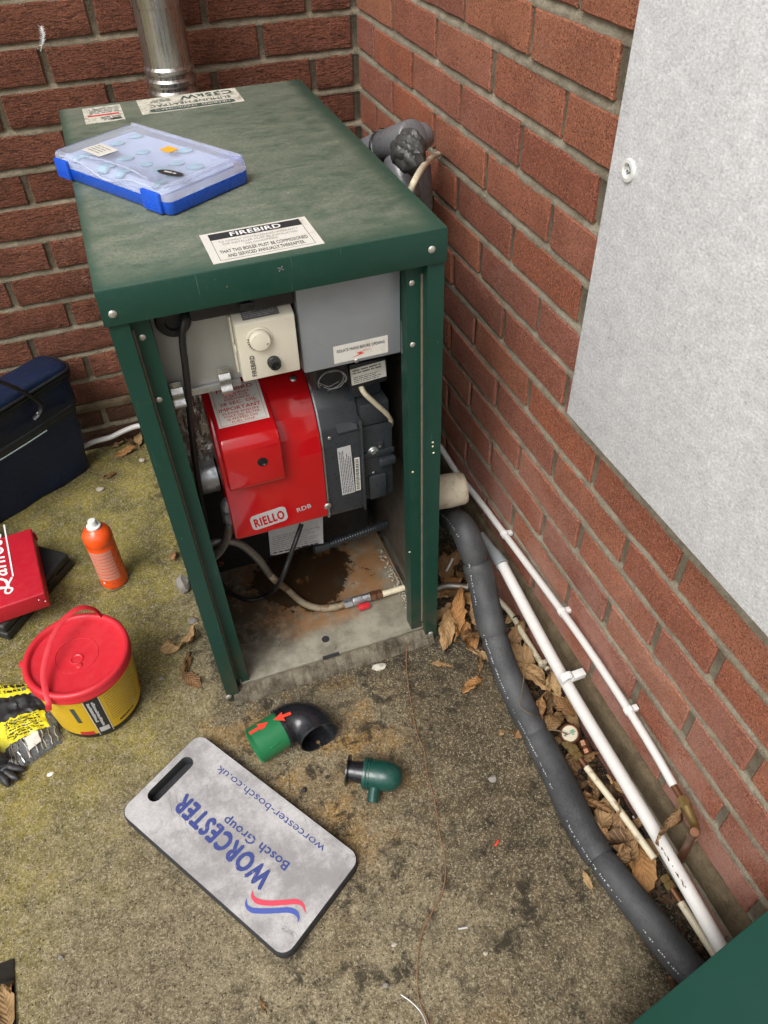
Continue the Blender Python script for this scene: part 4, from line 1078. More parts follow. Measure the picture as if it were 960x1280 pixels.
# scooped handle on the long front edge: an outline moulding and its recess rib
bm = nb()
P = [O @ V((-.0012, Dp*t, .0368-.013*math.sin(math.pi*(t-.25)/.5)**2 if .25 < t < .75 else .0368)) for t in [i/30 for i in range(3, 28)]]
tube(bm, P, .0016, 6, 1)
P = [O @ V((.013+.010*math.sin(math.pi*(t-.2)/.6), Dp*t, .0386)) for t in [.2+.6*i/20 for i in range(21)]]; tube(bm, P, .0013, 6, 1)
tube(bm, [O @ V((.0045, Dp*.035, .0383)), O @ V((Wd*.985, Dp*.035, .0383))], .0016, 6, 1); tube(bm, [O @ V((Wd-.006, Dp*.03, .0380)), O @ V((Wd-.006, Dp*.97, .0380))], .0030, 8, 1)
for yy in (.30, .52): bx_ = None
for xx, yy in ((Wd*.70, .12), (Wd*.70, .88)): tube(bm, [O @ V((xx, Dp*yy, .0385)), O @ V((xx+.03, Dp*yy, .0385))], .0010, 6, 1)
obj('lid_ribs', bm, 'clear', ld)
for t0, t1 in ((.055, .205), (.845, .965)):
    bm = nb(); y0_, y1_ = Dp*t0, Dp*t1
    bx_m = O @ Matrix.Translation((-.0015, (y0_+y1_)/2, .0165)); ob(bm, bx_m, (.007, y1_-y0_, .029), .0028)
    for k_ in range(3): ob(bm, O @ Matrix.Translation((-.0052, (y0_+y1_)/2, .0065+k_*.0038)), (.0012, (y1_-y0_)*.62, .0012))
    obj('latch', bm, 'blue', oc)
def onlid(px_corners, name, mt, par): 
    m, w, h = frame4(px_corners); bm = nb(); plate(bm, rect(m, 0, 0, w, h), .0003); return obj(name, bm, mt, par), m, w, h
zt = BT+.0345
o, m, w, h = onlid(((-0.6345, -0.5689, 0.9708), (-0.6120, -0.6116, 0.9708), (-0.5842, -0.5947, 0.9708), (-0.6085, -0.5462, 0.9708)), 'paper_label', 'paper', ld)
small_print(m, w*.1, h*.15, w*.9, h*.85, 4, 'ink_soft', ld, fill=.3, seed=41)
onlid(((-0.5231, -0.6178, 0.9708), (-0.5115, -0.6376, 0.9708), (-0.4966, -0.6276, 0.9708), (-0.5070, -0.6081, 0.9708)), 'price_sticker', 'orange_sticker', ld)
c_ = V((-0.5218, -0.7195, 0.9708)); d_ = V((-0.5066, -0.7390, 0.9708))-V((-0.5376, -0.7027, 0.9708))
m = frame(c_, d_, (0, 0, 1)); m = frame(c_, d_, V((0, 0, 1)).cross(d_))
bm = nb(); bm.faces.new([bm.verts.new(m @ V((d_.length*.5*math.cos(a), .0085*math.sin(a), 0))) for a in [2*math.pi*i/28 for i in range(28)]]); obj('oval_badge', bm, 'ink', ld)
small_print(m @ Matrix.Translation((0, 0, .0003)), -.011, -.003, .012, .003, 1, 'paper', ld, fill=.55, seed=42, ragged=False)

# ------------------------------------------------------------------ navy tool bag against the back wall
bg = thing('tool_bag', 'navy blue nylon tool bag standing against the back wall', 'tool bag', (-1.03, -.15, 0))
LB = .44
def bag_ring(z, n=12):
    t = z/.33
    fr = V((-.845, -.085, 0)).lerp(V((-.806, -.094, 0)), t); dr_ = V((-.872, -.490, 0)).lerp(V((-.80, -.60, 0)), t).normalized()
    br = V((-.882, -.020, 0)).lerp(V((-.862, -.016, 0)), t)
    flc = fr+dr_*LB; blc = br+dr_*LB
    bul = .012*math.sin(math.pi*min(1, max(0, t)))
    nrm = V((dr_.y, -dr_.x, 0)).normalized()*-1
    P = []
    c4 = [fr, br, blc, flc]; rad = .022+.012*t
    for i in range(4):
        p, a, b = c4[i], c4[i-1], c4[(i+1) % 4]
        u, w_ = (a-p).normalized(), (b-p).normalized(); r_ = min(rad, (b-p).length*.45, (a-p).length*.45)
        for k_ in range(6):
            s = k_/5; P.append((p+u*r_)*(1-s)**2+p*2*s*(1-s)+(p+w_*r_)*s*s)
        for k_ in range(1, n):
            s = k_/n; q0, q1 = p+w_*r_, b-(b-p).normalized()*r_
            q = q0.lerp(q1, s); side_n = V(((b-p).y, -(b-p).x, 0)).normalized()
            P.append(q+side_n*-(bul*math.sin(math.pi*s))*(1 if i in (0, 2) else .9)*-1 if False else q+side_n*(-bul*math.sin(math.pi*s)))
    return [V((q.x, min(q.y, -.004), z)) for q in P]
def mean(R_): 
    s = V((0, 0, 0))
    for q in R_: s += q
    return s/len(R_)
zs = [.002, .008, .03, .07, .11, .15, .19, .23, .26, .29, .315, .326]
bm = nb(); prev = None
for z in zs:
    rgn = bag_ring(z)
    if z < .004: c = mean(rgn); rgn = [c+(q-c)*.965 for q in rgn]
    rgn = [V((q.x+.006*fbm(q.x*3, q.y*3+z*4, 5), q.y+.0085*fbm(q.x*3+9, z*4+q.x*2, 4), q.z)) for q in rgn]
    rgn = [V((q.x, min(q.y, -.004), q.z)) for q in rgn]
    vs = [bm.verts.new(p) for p in rgn]
    if prev:
        for i in range(len(vs)): bm.faces.new((prev[i], prev[(i+1) % len(vs)], vs[(i+1) % len(vs)], vs[i]))
    else: bm.faces.new(vs[::-1])
    prev = vs
obj('body', bm, 'nylon', bg, sharp=70)
bm = nb(); prev = None; base = bag_ring(.326); c = mean(base)
for s, dz in ((1.0, .0015), (.985, .010), (.93, .0165), (.80, .021), (.6, .024), (.35, .025), (.12, .0255)):
    ring = [V(((c+(q-c)*s).x, (c+(q-c)*s).y, .326+dz+.09*max(0, (q.y-c.y))*(1-abs(1-s))*.0+.0045*fbm(q.x*3*s, q.y*5*s, 4)*(s < .95))) for q in base]
    vs = [bm.verts.new(p) for p in ring]
    if prev:
        for i in range(len(vs)): bm.faces.new((prev[i], prev[(i+1) % len(vs)], vs[(i+1) % len(vs)], vs[i]))
    prev = vs
bm.faces.new(prev)
obj('top_flap', bm, 'nylon', bg, sharp=70)
for dz, rr, nm, mt in ((.3275, .0042, 'piping', 'black'), (.308, .0038, 'piping', 'black'), (.3175, .0052, 'zip', 'black')):
    bm = nb(); rg_ = bag_ring(dz); cc = mean(rg_); P = [cc+(q-cc)*1.012 for q in rg_]; tube(bm, P+[P[0]], rr, 6, 1, cap=False); obj(nm, bm, mt, bg, sharp=60)
def front(t, z, off=.004):                            # a point on the bag's front face, t from its right end
    tt = z/.33
    fr = V((-.845, -.085, 0)).lerp(V((-.806, -.094, 0)), tt); d_ = V((-.872, -.490, 0)).lerp(V((-.80, -.60, 0)), tt).normalized()
    return fr+d_*(.03+t)+V((.47, -.88, 0))*(off+.012*math.sin(math.pi*min(1, tt))*math.sin(math.pi*min(1, (t+.03)/LB)))+V((0, 0, z))
bm = nb()
P = [front(t, .232, .012) for t in (.0, .06, .12, .2, .3, .38)]; tube(bm, P, .0095, 8, 4, flat=.35, upv=(.47, -.88, 0)); obj('pocket_zip', bm, 'black', bg)
bm = nb(); tube(bm, [front(t, .2165, .014) for t in (.085, .15, .22, .3, .38)], .0017, 6, 4); obj('reflective_trim', bm, 'trim', bg)
bm = nb()
P = [V((-0.9990, -0.2301, 0.4524)), V((-0.9510, -0.2155, 0.3992)), V((-0.9197, -0.2005, 0.3571)), V((-0.8988, -0.1807, 0.3086)), V((-0.8963, -0.1740, 0.2868)), V((-0.9049, -0.1765, 0.2717)), V((-0.9212, -0.1844, 0.2625))]
tube(bm, P, .0085, 10, 6, flat=.55); obj('handle', bm, 'black', bg)
bm = nb(); lathe(bm, [(.0042, 0), (.0035, .0015), (0, .002)], axis((-0.9054, -0.1878, 0.2774), (.47, -.88, .1)), 14); obj('handle_rivet', bm, 'chrome', bg)

# ------------------------------------------------------------------ the two cases on the slab
bk = thing('black_case', 'flat black hard case lying on the concrete beneath the red case', 'case', (-1.05, -.45, 0))
def quad_box(bm, c, d1, d2, z0, z1, l1, l2, bev): 
    d1 = V(d1).normalized(); d2 = V((-d1.y, d1.x, 0)); 
    if d2.dot(V(d2_hint)) < 0: d2 = -d2
    m = Matrix((d1, d2, d1.cross(d2))).transposed().to_4x4(); m.translation = V(c)+d1*l1/2+d2*l2/2+V((0, 0, (z0+z1)/2))
    ob(bm, m, (l1, l2, z1-z0), bev, 3); return d1, d2
d2_hint = (-.77, .63, 0)
k0 = V((-.9185, -.4435, 0))
bm = nb(); d1, d2 = quad_box(bm, k0, (-.636, -.772, 0), None, .001, .0235, .238, .30, .004); quad_box(bm, k0+d1*.001+d2*.001, d1, None, .0245, .047, .236, .298, .007)
obj('shell', bm, 'black_case', bk)
bm = nb(); quad_box(bm, k0+d1*.06-d2*.0025, d1, None, .016, .034, .028, .003, .001); quad_box(bm, k0+d1*.155-d2*.0025, d1, None, .016, .034, .028, .003, .001); obj('latch', bm, 'black', bk)
rc = thing('red_case', 'red case with white script lettering lying on the black case', 'case', (-1.05, -.48, .048))
r0_ = V((-.9655, -.602, 0)); d1 = (V((-.9875, -.379, 0))-r0_).normalized(); d2_hint = (-1, -.05, 0)
bm = nb(); quad_box(bm, r0_, d1, None, .0485, .0945, .226, .24, .004); obj('shell', bm, 'red_case', rc)
d2 = V((-d1.y, d1.x, 0))
bm = nb(); m = frame(r0_+V((0, 0, .0948)), d1, d2)
quad_box(bm, r0_+d1*.214-d2*.0045, d1, None, .060, .085, .006, .004, .001); quad_box(bm, r0_+d1*.03-d2*.0022, d1, None, .068, .070, .16, .002, .0005); obj('hinge_strip', bm, 'red_case', rc)
mt_ = frame(V((r0_+d1*.050+d2*.068)*1)+V((0, 0, .0948)), d1, d2)
text('Danfoss', mt_, .195, .050, 'white_ink', rc, bold=.012, shear=.28)
bm = nb()
tube(bm, [mt_ @ V(p) for p in ((-.018, .046, .0008), (-.005, .053, .0008), (.012, .046, .0008), (.010, .020, .0008), (-.004, -.004, .0008), (-.016, .002, .0008), (-.006, .010, .0008), (.03, -.008, .0008))], .0028, 6, 8, flat=.12, upv=(0, 0, 1))
plate(bm, rect(mt_, .032, -.0125, .215, -.0090, .0006), .0002)
bm.faces.new([bm.verts.new(mt_ @ V(p)) for p in ((-.040, .062, .0007), (-.030, .076, .0007), (-.026, .060, .0007))])
obj('script_flourish', bm, 'white_ink', rc)
for q in ((-0.9810, -0.6060, 0.0840), (-0.9708, -0.6040, 0.0731)): 
    bm = nb(); lathe(bm, [(.0022, 0), (.0015, .0012), (0, .0014)], axis(V(q)+V((0, -.003, 0)), -d1), 8); obj('rivet', bm, 'chrome', rc)

# ------------------------------------------------------------------ orange bottle
bo = thing('spray_bottle', 'orange plastic bottle with a white cap standing on the mossy concrete', 'bottle', (-.831, -.525, 0))
A = axis((-.831, -.525, .0005), (0, 0, 1))
bm = nb(); lathe(bm, [(0, .002), (.029, 0), (.0318, .003), (.0322, .008), (.0320, .030), (.0315, .090), (.0318, .128), (.0308, .1315), (.0318, .135), (.0330, .146), (.0318, .158), (.0270, .1685), (.0178, .1755), (.0150, .178), (.0138, .180), (0, .180)], A, 40); obj('body', bm, 'orange', bo)
bm = nb(); lathe(bm, [(.0152, .1785), (.0158, .180), (.0155, .183), (.0105, .1845), (.0095, .186), (.0092, .196), (.0080, .1985), (0, .199)], A, 28); obj('cap', bm, 'white', bo)
def arc_patch(bm, cx, cy, r, a0, a1, z0, z1, n=20, rtop=None):
    for i in range(n):
        b0, b1 = a0+(a1-a0)*i/n, a0+(a1-a0)*(i+1)/n; rt_ = rtop or r
        bm.faces.new([bm.verts.new(p) for p in ((cx+r*math.cos(b0), cy+r*math.sin(b0), z0), (cx+r*math.cos(b1), cy+r*math.sin(b1), z0), (cx+rt_*math.cos(b1), cy+rt_*math.sin(b1), z1), (cx+rt_*math.cos(b0), cy+rt_*math.sin(b0), z1))])
bm = nb()
for i in range(9):
    z = .0325+i*.0104; arc_patch(bm, -.831, -.525, .0328-.0004*(z > .05), R(205), R(305), z, z+.0084, 22)
obj('printed_panel', bm, 'orange_print', bo, sharp=80)
bm = nb(); arc_patch(bm, -.831, -.525, .0330, R(228), R(235), .021, .027, 4); obj('hazard_mark', bm, 'white_ink', bo)
bm = nb(); rg = random.Random(9)
for i in range(9): a = R(275+i*6); arc_patch(bm, -.831, -.525, .0333, a, a+R(rg.uniform(1, 4)), .1405+.0012*i*.3, .1435+.0012*i*.3, 3)
for i in range(7): a = R(262+i*7); arc_patch(bm, -.831, -.525, .0331, a, a+R(rg.uniform(2, 5)), .020, .022, 3)
obj('faint_print', bm, 'ink_soft', bo)

# ------------------------------------------------------------------ yellow bucket with the red lid
bu = thing('bucket', 'yellow labelled tub with a red lid and red strap handle', 'bucket', (-.895, -.860, 0))
BC = (-.895, -.860)
A = axis((*BC, .0008), (0, 0, 1))
bm = nb(); lathe(bm, [(0, .003), (.078, .003), (.081, 0), (.0835, .004), (.0845, .012), (.0945, .150), (.0945, .158), (0, .158)], A, 64); body = obj('tub', bm, 'black', bu)
def br_(z): return .0845+(.0945-.0845)*(z-.012)/.138
bm = nb(); arc_patch(bm, *BC, br_(.020)+.0009, R(150), R(420), .020, .142, 90, br_(.142)+.0009); lbl = obj('yellow_label', bm, 'yellow', bu, sharp=80)
def band(name, a0, a1, z0, z1, mt, o_=.0014, n=6):
    bm = nb(); arc_patch(bm, *BC, br_(z0)+o_, R(a0), R(a1), z0, z1, n, br_(z1)+o_); return obj(name, bm, mt, lbl, sharp=80)
band('black_band', 268, 284, .0125, .142, 'ink')
band('white_edge', 266.8, 267.6, .0125, .142, 'paper'); band('white_edge', 284.4, 285.2, .0125, .142, 'paper')
bm = nb(); rg = random.Random(12)
for a0, n_ in ((270.3, 13), (275.2, 15), (279.6, 0)):
    z = .134
    for i in range(n_):
        hh = rg.uniform(.0035, .0065); w_ = rg.uniform(2.2, 3.6)
        arc_patch(bm, *BC, br_(z)+.0018, R(a0), R(a0+w_), z-hh, z, 2, br_(z)+.0018); z -= hh+.0011
arc_patch(bm, *BC, br_(.045)+.0018, R(270), R(282), .026, .040, 3, br_(.04)+.0018)
obj('white_print', bm, 'paper_grey', lbl, sharp=80)
bm = nb()
for i in range(12):
    z = .134-i*.0078; a = 289.5; 
    while a < 345-rg.random()*14:
        w_ = rg.uniform(1, 4.5); arc_patch(bm, *BC, br_(z)+.0012, R(a), R(a+w_), z-.0016, z, 2, br_(z)+.0012); a += w_+.8
obj('fine_print', bm, 'ink_soft', lbl, sharp=80)
bm = nb()
for i in range(9): a = 297+i*2.7; arc_patch(bm, *BC, br_(.034)+.0014, R(a), R(a+2.2), .030+.0003*i, .035+.0006*(i % 3), 2)
obj('small_logo', bm, 'ink', lbl, sharp=80)
band('logo_spot', 322, 326, .040, .049, 'paper_grey'); band('green_panel', 250, 255, .070, .125, 'ink_green'); band('red_patch', 244, 262, .020, .032, 'red_print'); band('red_patch', 352, 361, .022, .05, 'red_print')
A2 = axis((*BC, 0), (.0, .0, 1))
bm = nb(); lathe(bm, [(0, .1650), (.012, .1648), (.082, .1655), (.0855, .1660), (.0880, .1725), (.0905, .1748), (.0965, .1745), (.0995, .1715), (.1003, .166), (.0985, .158), (.1005, .1545), (.0995, .149), (.0955, .1488), (.0955, .156), (0, .158)], A2, 72)
ld = obj('lid', bm, 'red_lid', bu, sharp=50)
lc = V((-0.8959, -0.8694, 0.1655))
bm = nb()
for r_, o_ in ((.013, (0, 0)), (.0065, (.003, -.017))):
    lathe(bm, [(r_, -.001), (r_*.96, .0012), (r_*.80, .0018), (r_*.62, -.0002 if r_ > .01 else .0022), (0, .0002 if r_ > .01 else .0024)], axis(lc+V((*o_, 0)), (0, 0, 1)), 24)
lathe(bm, [(.040, -.0002), (.0405, .0006), (.041, -.0002)], axis((BC[0], BC[1], .1655), (0, 0, 1)), 48)
obj('moulded_mark', bm, 'red_lid', ld)
bm = nb(); P = [V(p) for p in ((-0.9564, -0.9557, 0.1500), (-0.9512, -0.9494, 0.1700), (-0.9525, -0.8976, 0.1860), (-0.9315, -0.8439, 0.2040), (-0.9044, -0.8076, 0.2140), (-0.8704, -0.7853, 0.2120), (-0.8477, -0.7828, 0.1940), (-0.8394, -0.7863, 0.1740))]
n0 = V((.17, -.64, .75)); tube(bm, P, .0055, 10, 8, flat=.24, upv=n0); obj('strap_handle', bm, 'red_lid', bu)
tb = V((-0.9972, -0.8369, 0.1580)); bm = nb(); ob(bm, frame(tb, V((BC[0], BC[1], .158))-tb, (0, 0, 1)), (.012, .006, .014), .002); obj('pull_tab', bm, 'red_lid', ld)

# ------------------------------------------------------------------ glove packet and the loose glove beside it
gp = thing('glove_packet', 'crumpled yellow and black packet with a barcode beside the bucket', 'packet', (-1.03, -.87, 0))
ca, cb, cc_, cd = V((-1.125, -.735, 0)), V((-1.000, -.775, 0)), V((-0.9695, -0.9279, 0.0000)), V((-1.0763, -0.9742, 0.0000))
def pk(s, t):                                         # s across, t from the header to the tail
    p = ca.lerp(cb, s).lerp(cd.lerp(cc_, s), t)
    e = (4*s*(1-s))**.45*(4*t*(1-t))**.35
    z = .004+.024*e+.007*fbm(s*2.2, t*3, 3, 4)*e+.0028*fbm(s*8, t*11, 3, 8)
    return V((p.x+.004*fbm(s*3, t*4, 3), p.y+.004*fbm(s*4+5, t*3, 3), max(.0015, z)))
def pk_strip(name, t0, t1, mt, s0=0, s1=1, off=0, nu=26, nv=None):
    nv = nv or max(3, int(40*(t1-t0))); bm = nb(); g = []
    for i in range(nu+1): g.append([bm.verts.new(pk(s0+(s1-s0)*i/nu, t0+(t1-t0)*j/nv)+V((0, 0, off))) for j in range(nv+1)])
    for i in range(nu):
        for j in range(nv): bm.faces.new((g[i][j], g[i+1][j], g[i+1][j+1], g[i][j+1]))
    return obj(name, bm, mt, gp, sharp=60)
pk_strip('header_card', 0, .22, 'yellow_film'); pk_strip('glove_window', .22, .50, 'glove'); pk_strip('text_panel', .50, .76, 'yellow_film', .0, .86); pk_strip('clear_side', .50, .76, 'pack_clear', .86, 1); pk_strip('clear_tail', .76, 1, 'pack_clear'); pk_strip('folded_gloves', .70, .99, 'glove', .05, .95, -.0035)
bm = nb(); rg = random.Random(4)
def pk_dash(bm, s0, s1, t, dt, off=.0012):
    P = [pk(s0, t-dt)+V((0, 0, off)), pk(s1, t-dt)+V((0, 0, off)), pk(s1, t+dt)+V((0, 0, off)), pk(s0, t+dt)+V((0, 0, off))]
    bm.faces.new([bm.verts.new(p) for p in P])
for t, d_ in ((.075, .022), (.155, .018)):
    s = .05
    while s < .95: w_ = rg.uniform(.03, .09); pk_dash(bm, s, s+w_, t, d_); s += w_+.02
for i in range(8):
    s = .18
    while s < .8-rg.random()*.1: w_ = rg.uniform(.02, .06); pk_dash(bm, s, s+w_, .535+i*.026, .006); s += w_+.014
obj('packet_print', bm, 'ink', gp, 'stuff', sharp=60)
q = [pk(.44, .80), pk(.66, .785), pk(.68, .90), pk(.46, .915)]; q = [p+V((0, 0, .004)) for p in q]
bm = nb(); plate(bm, [q[3], q[2], q[1], q[0]], .0004); obj('barcode_label', bm, 'paper', gp)
m, w, h = frame4((q[3], q[2], q[1], q[0])); bm = nb(); xx = .1
while xx < .9:
    t_ = rg.uniform(.012, .04); plate(bm, rect(m, w*xx, h*.28, w*(xx+t_), h*.9, .0006), .0001); xx += t_+rg.uniform(.014, .035)
obj('barcode_bars', bm, 'ink', gp); small_print(m, w*.12, h*.08, w*.9, h*.22, 1, 'ink', gp, fill=.7, seed=5, ragged=False)
bm = nb()
for i in range(11):
    s = .05+.085*i; P = [pk(s+.02*math.sin(i*2.1), .78+.2*j/6)+V((0, 0, .0012+.0016*abs(math.sin(j*1.7+i)))) for j in range(7)]
    tube(bm, P, .0011, 5, 2)
obj('film_creases', bm, 'chrome', gp)
lg = thing('rubber_glove', 'crumpled black glove lying half under the yellow packet at the left edge', 'glove', (-1.10, -.95, 0))
def blob(bm, c, d, l, w_, h_, seed, n=14, k_=8):
    m = axis(c, d); rings = []
    for i in range(n+1):
        t = i/n; rr = (math.sin(math.pi*min(1, t*1.0))**.55)
        rings.append([bm.verts.new(m @ V((math.cos(2*math.pi*a/k_)*h_*rr*(1+.25*fbm(t*5, a, 1, seed)), math.sin(2*math.pi*a/k_)*w_*rr*(1+.22*fbm(t*4, a+9, 1, seed)), l*t))) for a in range(k_)])
    for A_, B_ in zip(rings, rings[1:]):
        for a in range(k_): bm.faces.new((A_[a], A_[(a+1) % k_], B_[(a+1) % k_], B_[a]))
bm = nb(); g0 = V((-1.0846, -0.9548, 0.0180))
blob(bm, g0+V((-.06, .05, .002)), V((.8, -.45, .02)), .085, .040, .017, 1, 16, 12); obj('palm', bm, 'glove', lg, sharp=70)
for i, (ang, ln) in enumerate(((20, .065), (2, .075), (-16, .072), (-36, .058), (58, .055))):
    a = R(-30+ang); s = g0+V((-.006+.0*i, -.006*i+.016, -.003)); bm = nb(); blob(bm, s, V((math.cos(a), math.sin(a), -.12)), ln*.72, .0095, .0085, 5+i, 12, 8); obj('finger', bm, 'glove', lg, sharp=70)

# ------------------------------------------------------------------ pipe fittings and the kneeling pad
el = thing('flue_elbow', 'black elbow with a green collar and red arrows lying before the boiler', 'pipe elbow', (-.54, -1.09, 0))
g0, g1 = V((-0.6183, -1.0944, 0.0375)), V((-0.5583, -1.0769, 0.0375)); gd = (g1-g0).normalized(); gL = (g1-g0).length
bm = nb(); lathe(bm, [(.0338, .002), (.0365, .0), (.0362, gL+.012), (.033, gL+.012), (.033, .03), (.0338, .002)], axis(g0, gd), 44); co = obj('green_collar', bm, 'green_bright', el)
bm = nb(); lathe(bm, [(.0375, 0), (.0412, .001), (.0412, .007), (.0402, .009), (.0402, .014)], axis(g1-gd*.004, gd), 44)
sd_ = V((gd.y, -gd.x, 0)); rb_ = .040
pts = []; n = 14
c0 = g1+gd*.010+sd_*rb_
for i in range(n+1):
    a = R(100)*i/n; pts.append(c0-sd_*rb_*math.cos(a)+gd*rb_*math.sin(a))
pts.append(pts[-1]+(pts[-1]-pts[-2]).normalized()*.012)
tube(bm, pts, .0402, 40, 1, cap=False, upv=(0, 0, 1))
tube(bm, pts[::-1], .0378, 40, 1, cap=False, upv=(0, 0, 1)); e_ = pts[-1]; ed = (pts[-1]-pts[-2]).normalized()
lathe(bm, [(.0378, .0), (.0402, .0004), (.0407, -.004), (.0402, -.008)], axis(e_, ed), 40)
eb = obj('black_elbow', bm, 'black_gloss', el)
def arrow(par, mid, dirv, L):                         # red arrow wrapped over the top of the tube
    bm = nb(); d_ = V(dirv).normalized(); s_ = V((-d_.y, d_.x, 0))
    pts_ = [(-L, .0034), (-.014, .0034), (-.015, .0105), (.006, 0), (-.015, -.0105), (-.014, -.0034), (-L, -.0034)]
    bm.faces.new([bm.verts.new(V(mid)+d_*a+s_*b+V((0, 0, -b*b*13))) for a, b in pts_]); return obj('red_arrow', bm, 'red_mark', par)
tp = V((-0.5888, -1.0775, 0.0745)); arrow(co, tp+gd*.002, gd+V((0, 0, .0)), .036)
tp2 = V((-0.5661, -1.0778, 0.0802)); arrow(eb, tp2, -(gd+sd_*.22), .030)
bm = nb(); ob(bm, frame(g0+gd*.028+V((.010, -.030, .015)), gd, (0, 0, 1)), (.020, .009, .002), .0006); obj('moulded_tab', bm, 'green_bright', co)

cp_ = thing('oil_trap', 'small dark green domed fitting with a spout lying on the concrete', 'pipe fitting', (-.42, -1.23, 0))
c0, c1 = V((-0.4366, -1.2169, 0.0305)), V((-0.3642, -1.2578, 0.0305)); cd_ = (c1-c0).normalized()
A = axis(c0, cd_)
bm = nb(); lathe(bm, [(.0235, -.002), (.0290, -.0015), (.0298, .002), (.0290, .0055), (.0278, .006), (.0282, .036), (.0278, .044), (.0252, .055), (.0198, .064), (.0115, .070), (0, .0715)], A, 40); cb_ = obj('dome', bm, 'green_plastic', cp_)
bm = nb(); lathe(bm, [(.0282, .0075), (.0298, .008), (.0298, .0105), (.0282, .011)], A, 40); obj('rim_band', bm, 'green_plastic', cb_)
bm = nb(); lathe(bm, [(.0145, -.030), (.0190, -.030), (.0205, -.001), (.0240, -.001)], A, 30); obj('neck', bm, 'black_gloss', cp_)
bm = nb(); lathe(bm, [(.014, -.0325), (.0290, -.0330), (.0293, -.0305), (.019, -.030), (.014, -.0325)], A @ Matrix.Translation((.0, 0, 0)), 36); obj('flange', bm, 'black_gloss', cp_)
s0, s1 = V((-0.4291, -1.2492, 0.0260)), V((-0.4406, -1.2698, 0.0170))
bm = nb(); L_ = (s1-s0).length; lathe(bm, [(.0105, 0), (.0105, L_), (.0085, L_), (.0082, L_*.5), (0, L_*.5)], axis(s0, s1-s0), 24); obj('spout', bm, 'green_plastic', cp_)

kp = thing('kneeling_pad', 'pale foam kneeling pad with WORCESTER printed on it lying on the concrete', 'kneeling pad', (-.69, -1.245, 0))
pa_, pb_ = V((.5455, -.838, 0)), V((-.838, -.5455, 0))
PM = Matrix((-pa_, pb_, V((0, 0, 1)))).transposed().to_4x4(); PM.translation = pa_*.8725+pb_*1.153
PL, PW, PT = .4085, .201, .0255
# slotted slab: outer rounded outline bridged to the hand slot
def rr(x0, y0, x1, y1, r, n): 
    P = []
    for cx, cy, a0 in ((x1-r, y0+r, -90), (x1-r, y1-r, 0), (x0+r, y1-r, 90), (x0+r, y0+r, 180)):
        for i in range(n+1): P.append((cx+r*math.cos(R(a0+90*i/n)), cy+r*math.sin(R(a0+90*i/n))))
    return P
outer = rr(0, 0, PL, PW, .023, 7); slot = rr(.3675, .050, .3915, .150, .0115, 7)
def shrink(P, d):
    cx = sum(p[0] for p in P)/len(P); cy = sum(p[1] for p in P)/len(P); out = []
    for i, p in enumerate(P):
        a, b = V((*P[i-1], 0)), V((*P[(i+1) % len(P)], 0)); t = (b-a).normalized(); nn = V((t.y, -t.x, 0)); out.append((p[0]-nn.x*d, p[1]-nn.y*d))
    return out
def pz(P, z): return [PM @ V((*p, z)) for p in P]
def ringface(bm, A, B): 
    for i in range(len(A)): bm.faces.new((A[i], A[(i+1) % len(A)], B[(i+1) % len(A)], B[i]))
bm = nb()
o1 = [bm.verts.new(p) for p in pz(shrink(outer, .0022), PT)]; s1_ = [bm.verts.new(p) for p in pz(shrink(slot, -.0018), PT)]
ee = [bm.edges.new((o1[i], o1[(i+1) % len(o1)])) for i in range(len(o1))]+[bm.edges.new((s1_[i], s1_[(i+1) % len(s1_)])) for i in range(len(s1_))]
bmesh.ops.triangle_fill(bm, use_beauty=True, edges=ee)
sk = obj('printed_skin', bm, 'pad', kp)
bm = nb()
A_ = [bm.verts.new(p) for p in pz(shrink(outer, .0022), PT-.0001)]; B_ = [bm.verts.new(p) for p in pz(outer, PT-.0025)]; C_ = [bm.verts.new(p) for p in pz(outer, .003)]; D_ = [bm.verts.new(p) for p in pz(shrink(outer, .003), .0008)]
for a, b in ((A_, B_), (B_, C_), (C_, D_)): ringface(bm, a, b)
A_ = [bm.verts.new(p) for p in pz(shrink(slot, -.0018), PT-.0001)]; B_ = [bm.verts.new(p) for p in pz(slot, PT-.003)]; C_ = [bm.verts.new(p) for p in pz(slot, .002)]
for a, b in ((A_, B_), (B_, C_)): ringface(bm, a, b)
bm.faces.new(C_); obj('foam_core', bm, 'pad_side', kp, sharp=60)
mp_ = PM @ Matrix.Translation((0, 0, PT))
def pad_text(s, x, y, ang, w, h, bold, mt='blue_ink'): text(s, mp_ @ Matrix.Translation((x, y, 0)) @ Matrix.Rotation(R(ang), 4, 'Z'), w, h, mt, sk, bold=bold)
pad_text('WORCESTER', .105, .1135, -2.6, .228, .0345, .066)
pad_text('Bosch Group', .094, .0830, 2.0, .148, .0165, .022)
pad_text('worcester-bosch.co.uk', .062, .0245, 0.3, .262, .0150, .0)
def swoosh(mt, pts, wd):
    P = spline([V((*p, 0)) for p in pts], 8); bm = nb(); cols = []
    for i, p in enumerate(P):
        t = (P[min(i+1, len(P)-1)]-P[max(0, i-1)]).normalized(); nn = V((-t.y, t.x, 0)); k_ = i/(len(P)-1); w_ = wd*min(1, .12+3.2*k_, .12+3.2*(1-k_))
        cols.append((bm.verts.new(mp_ @ (p+nn*w_+V((0, 0, .0008)))), bm.verts.new(mp_ @ (p-nn*w_+V((0, 0, .0008))))))
    for a, b in zip(cols, cols[1:]): bm.faces.new((a[0], a[1], b[1], b[0]))
    obj('stripe', bm, mt, sk)
swoosh('pink_stripe', [(0.1149, 0.1546), (0.1087, 0.1612), (0.0958, 0.1617), (0.0788, 0.1526), (0.0584, 0.1361), (0.0437, 0.1239), (0.0316, 0.1214), (0.0198, 0.1277)], .0042)
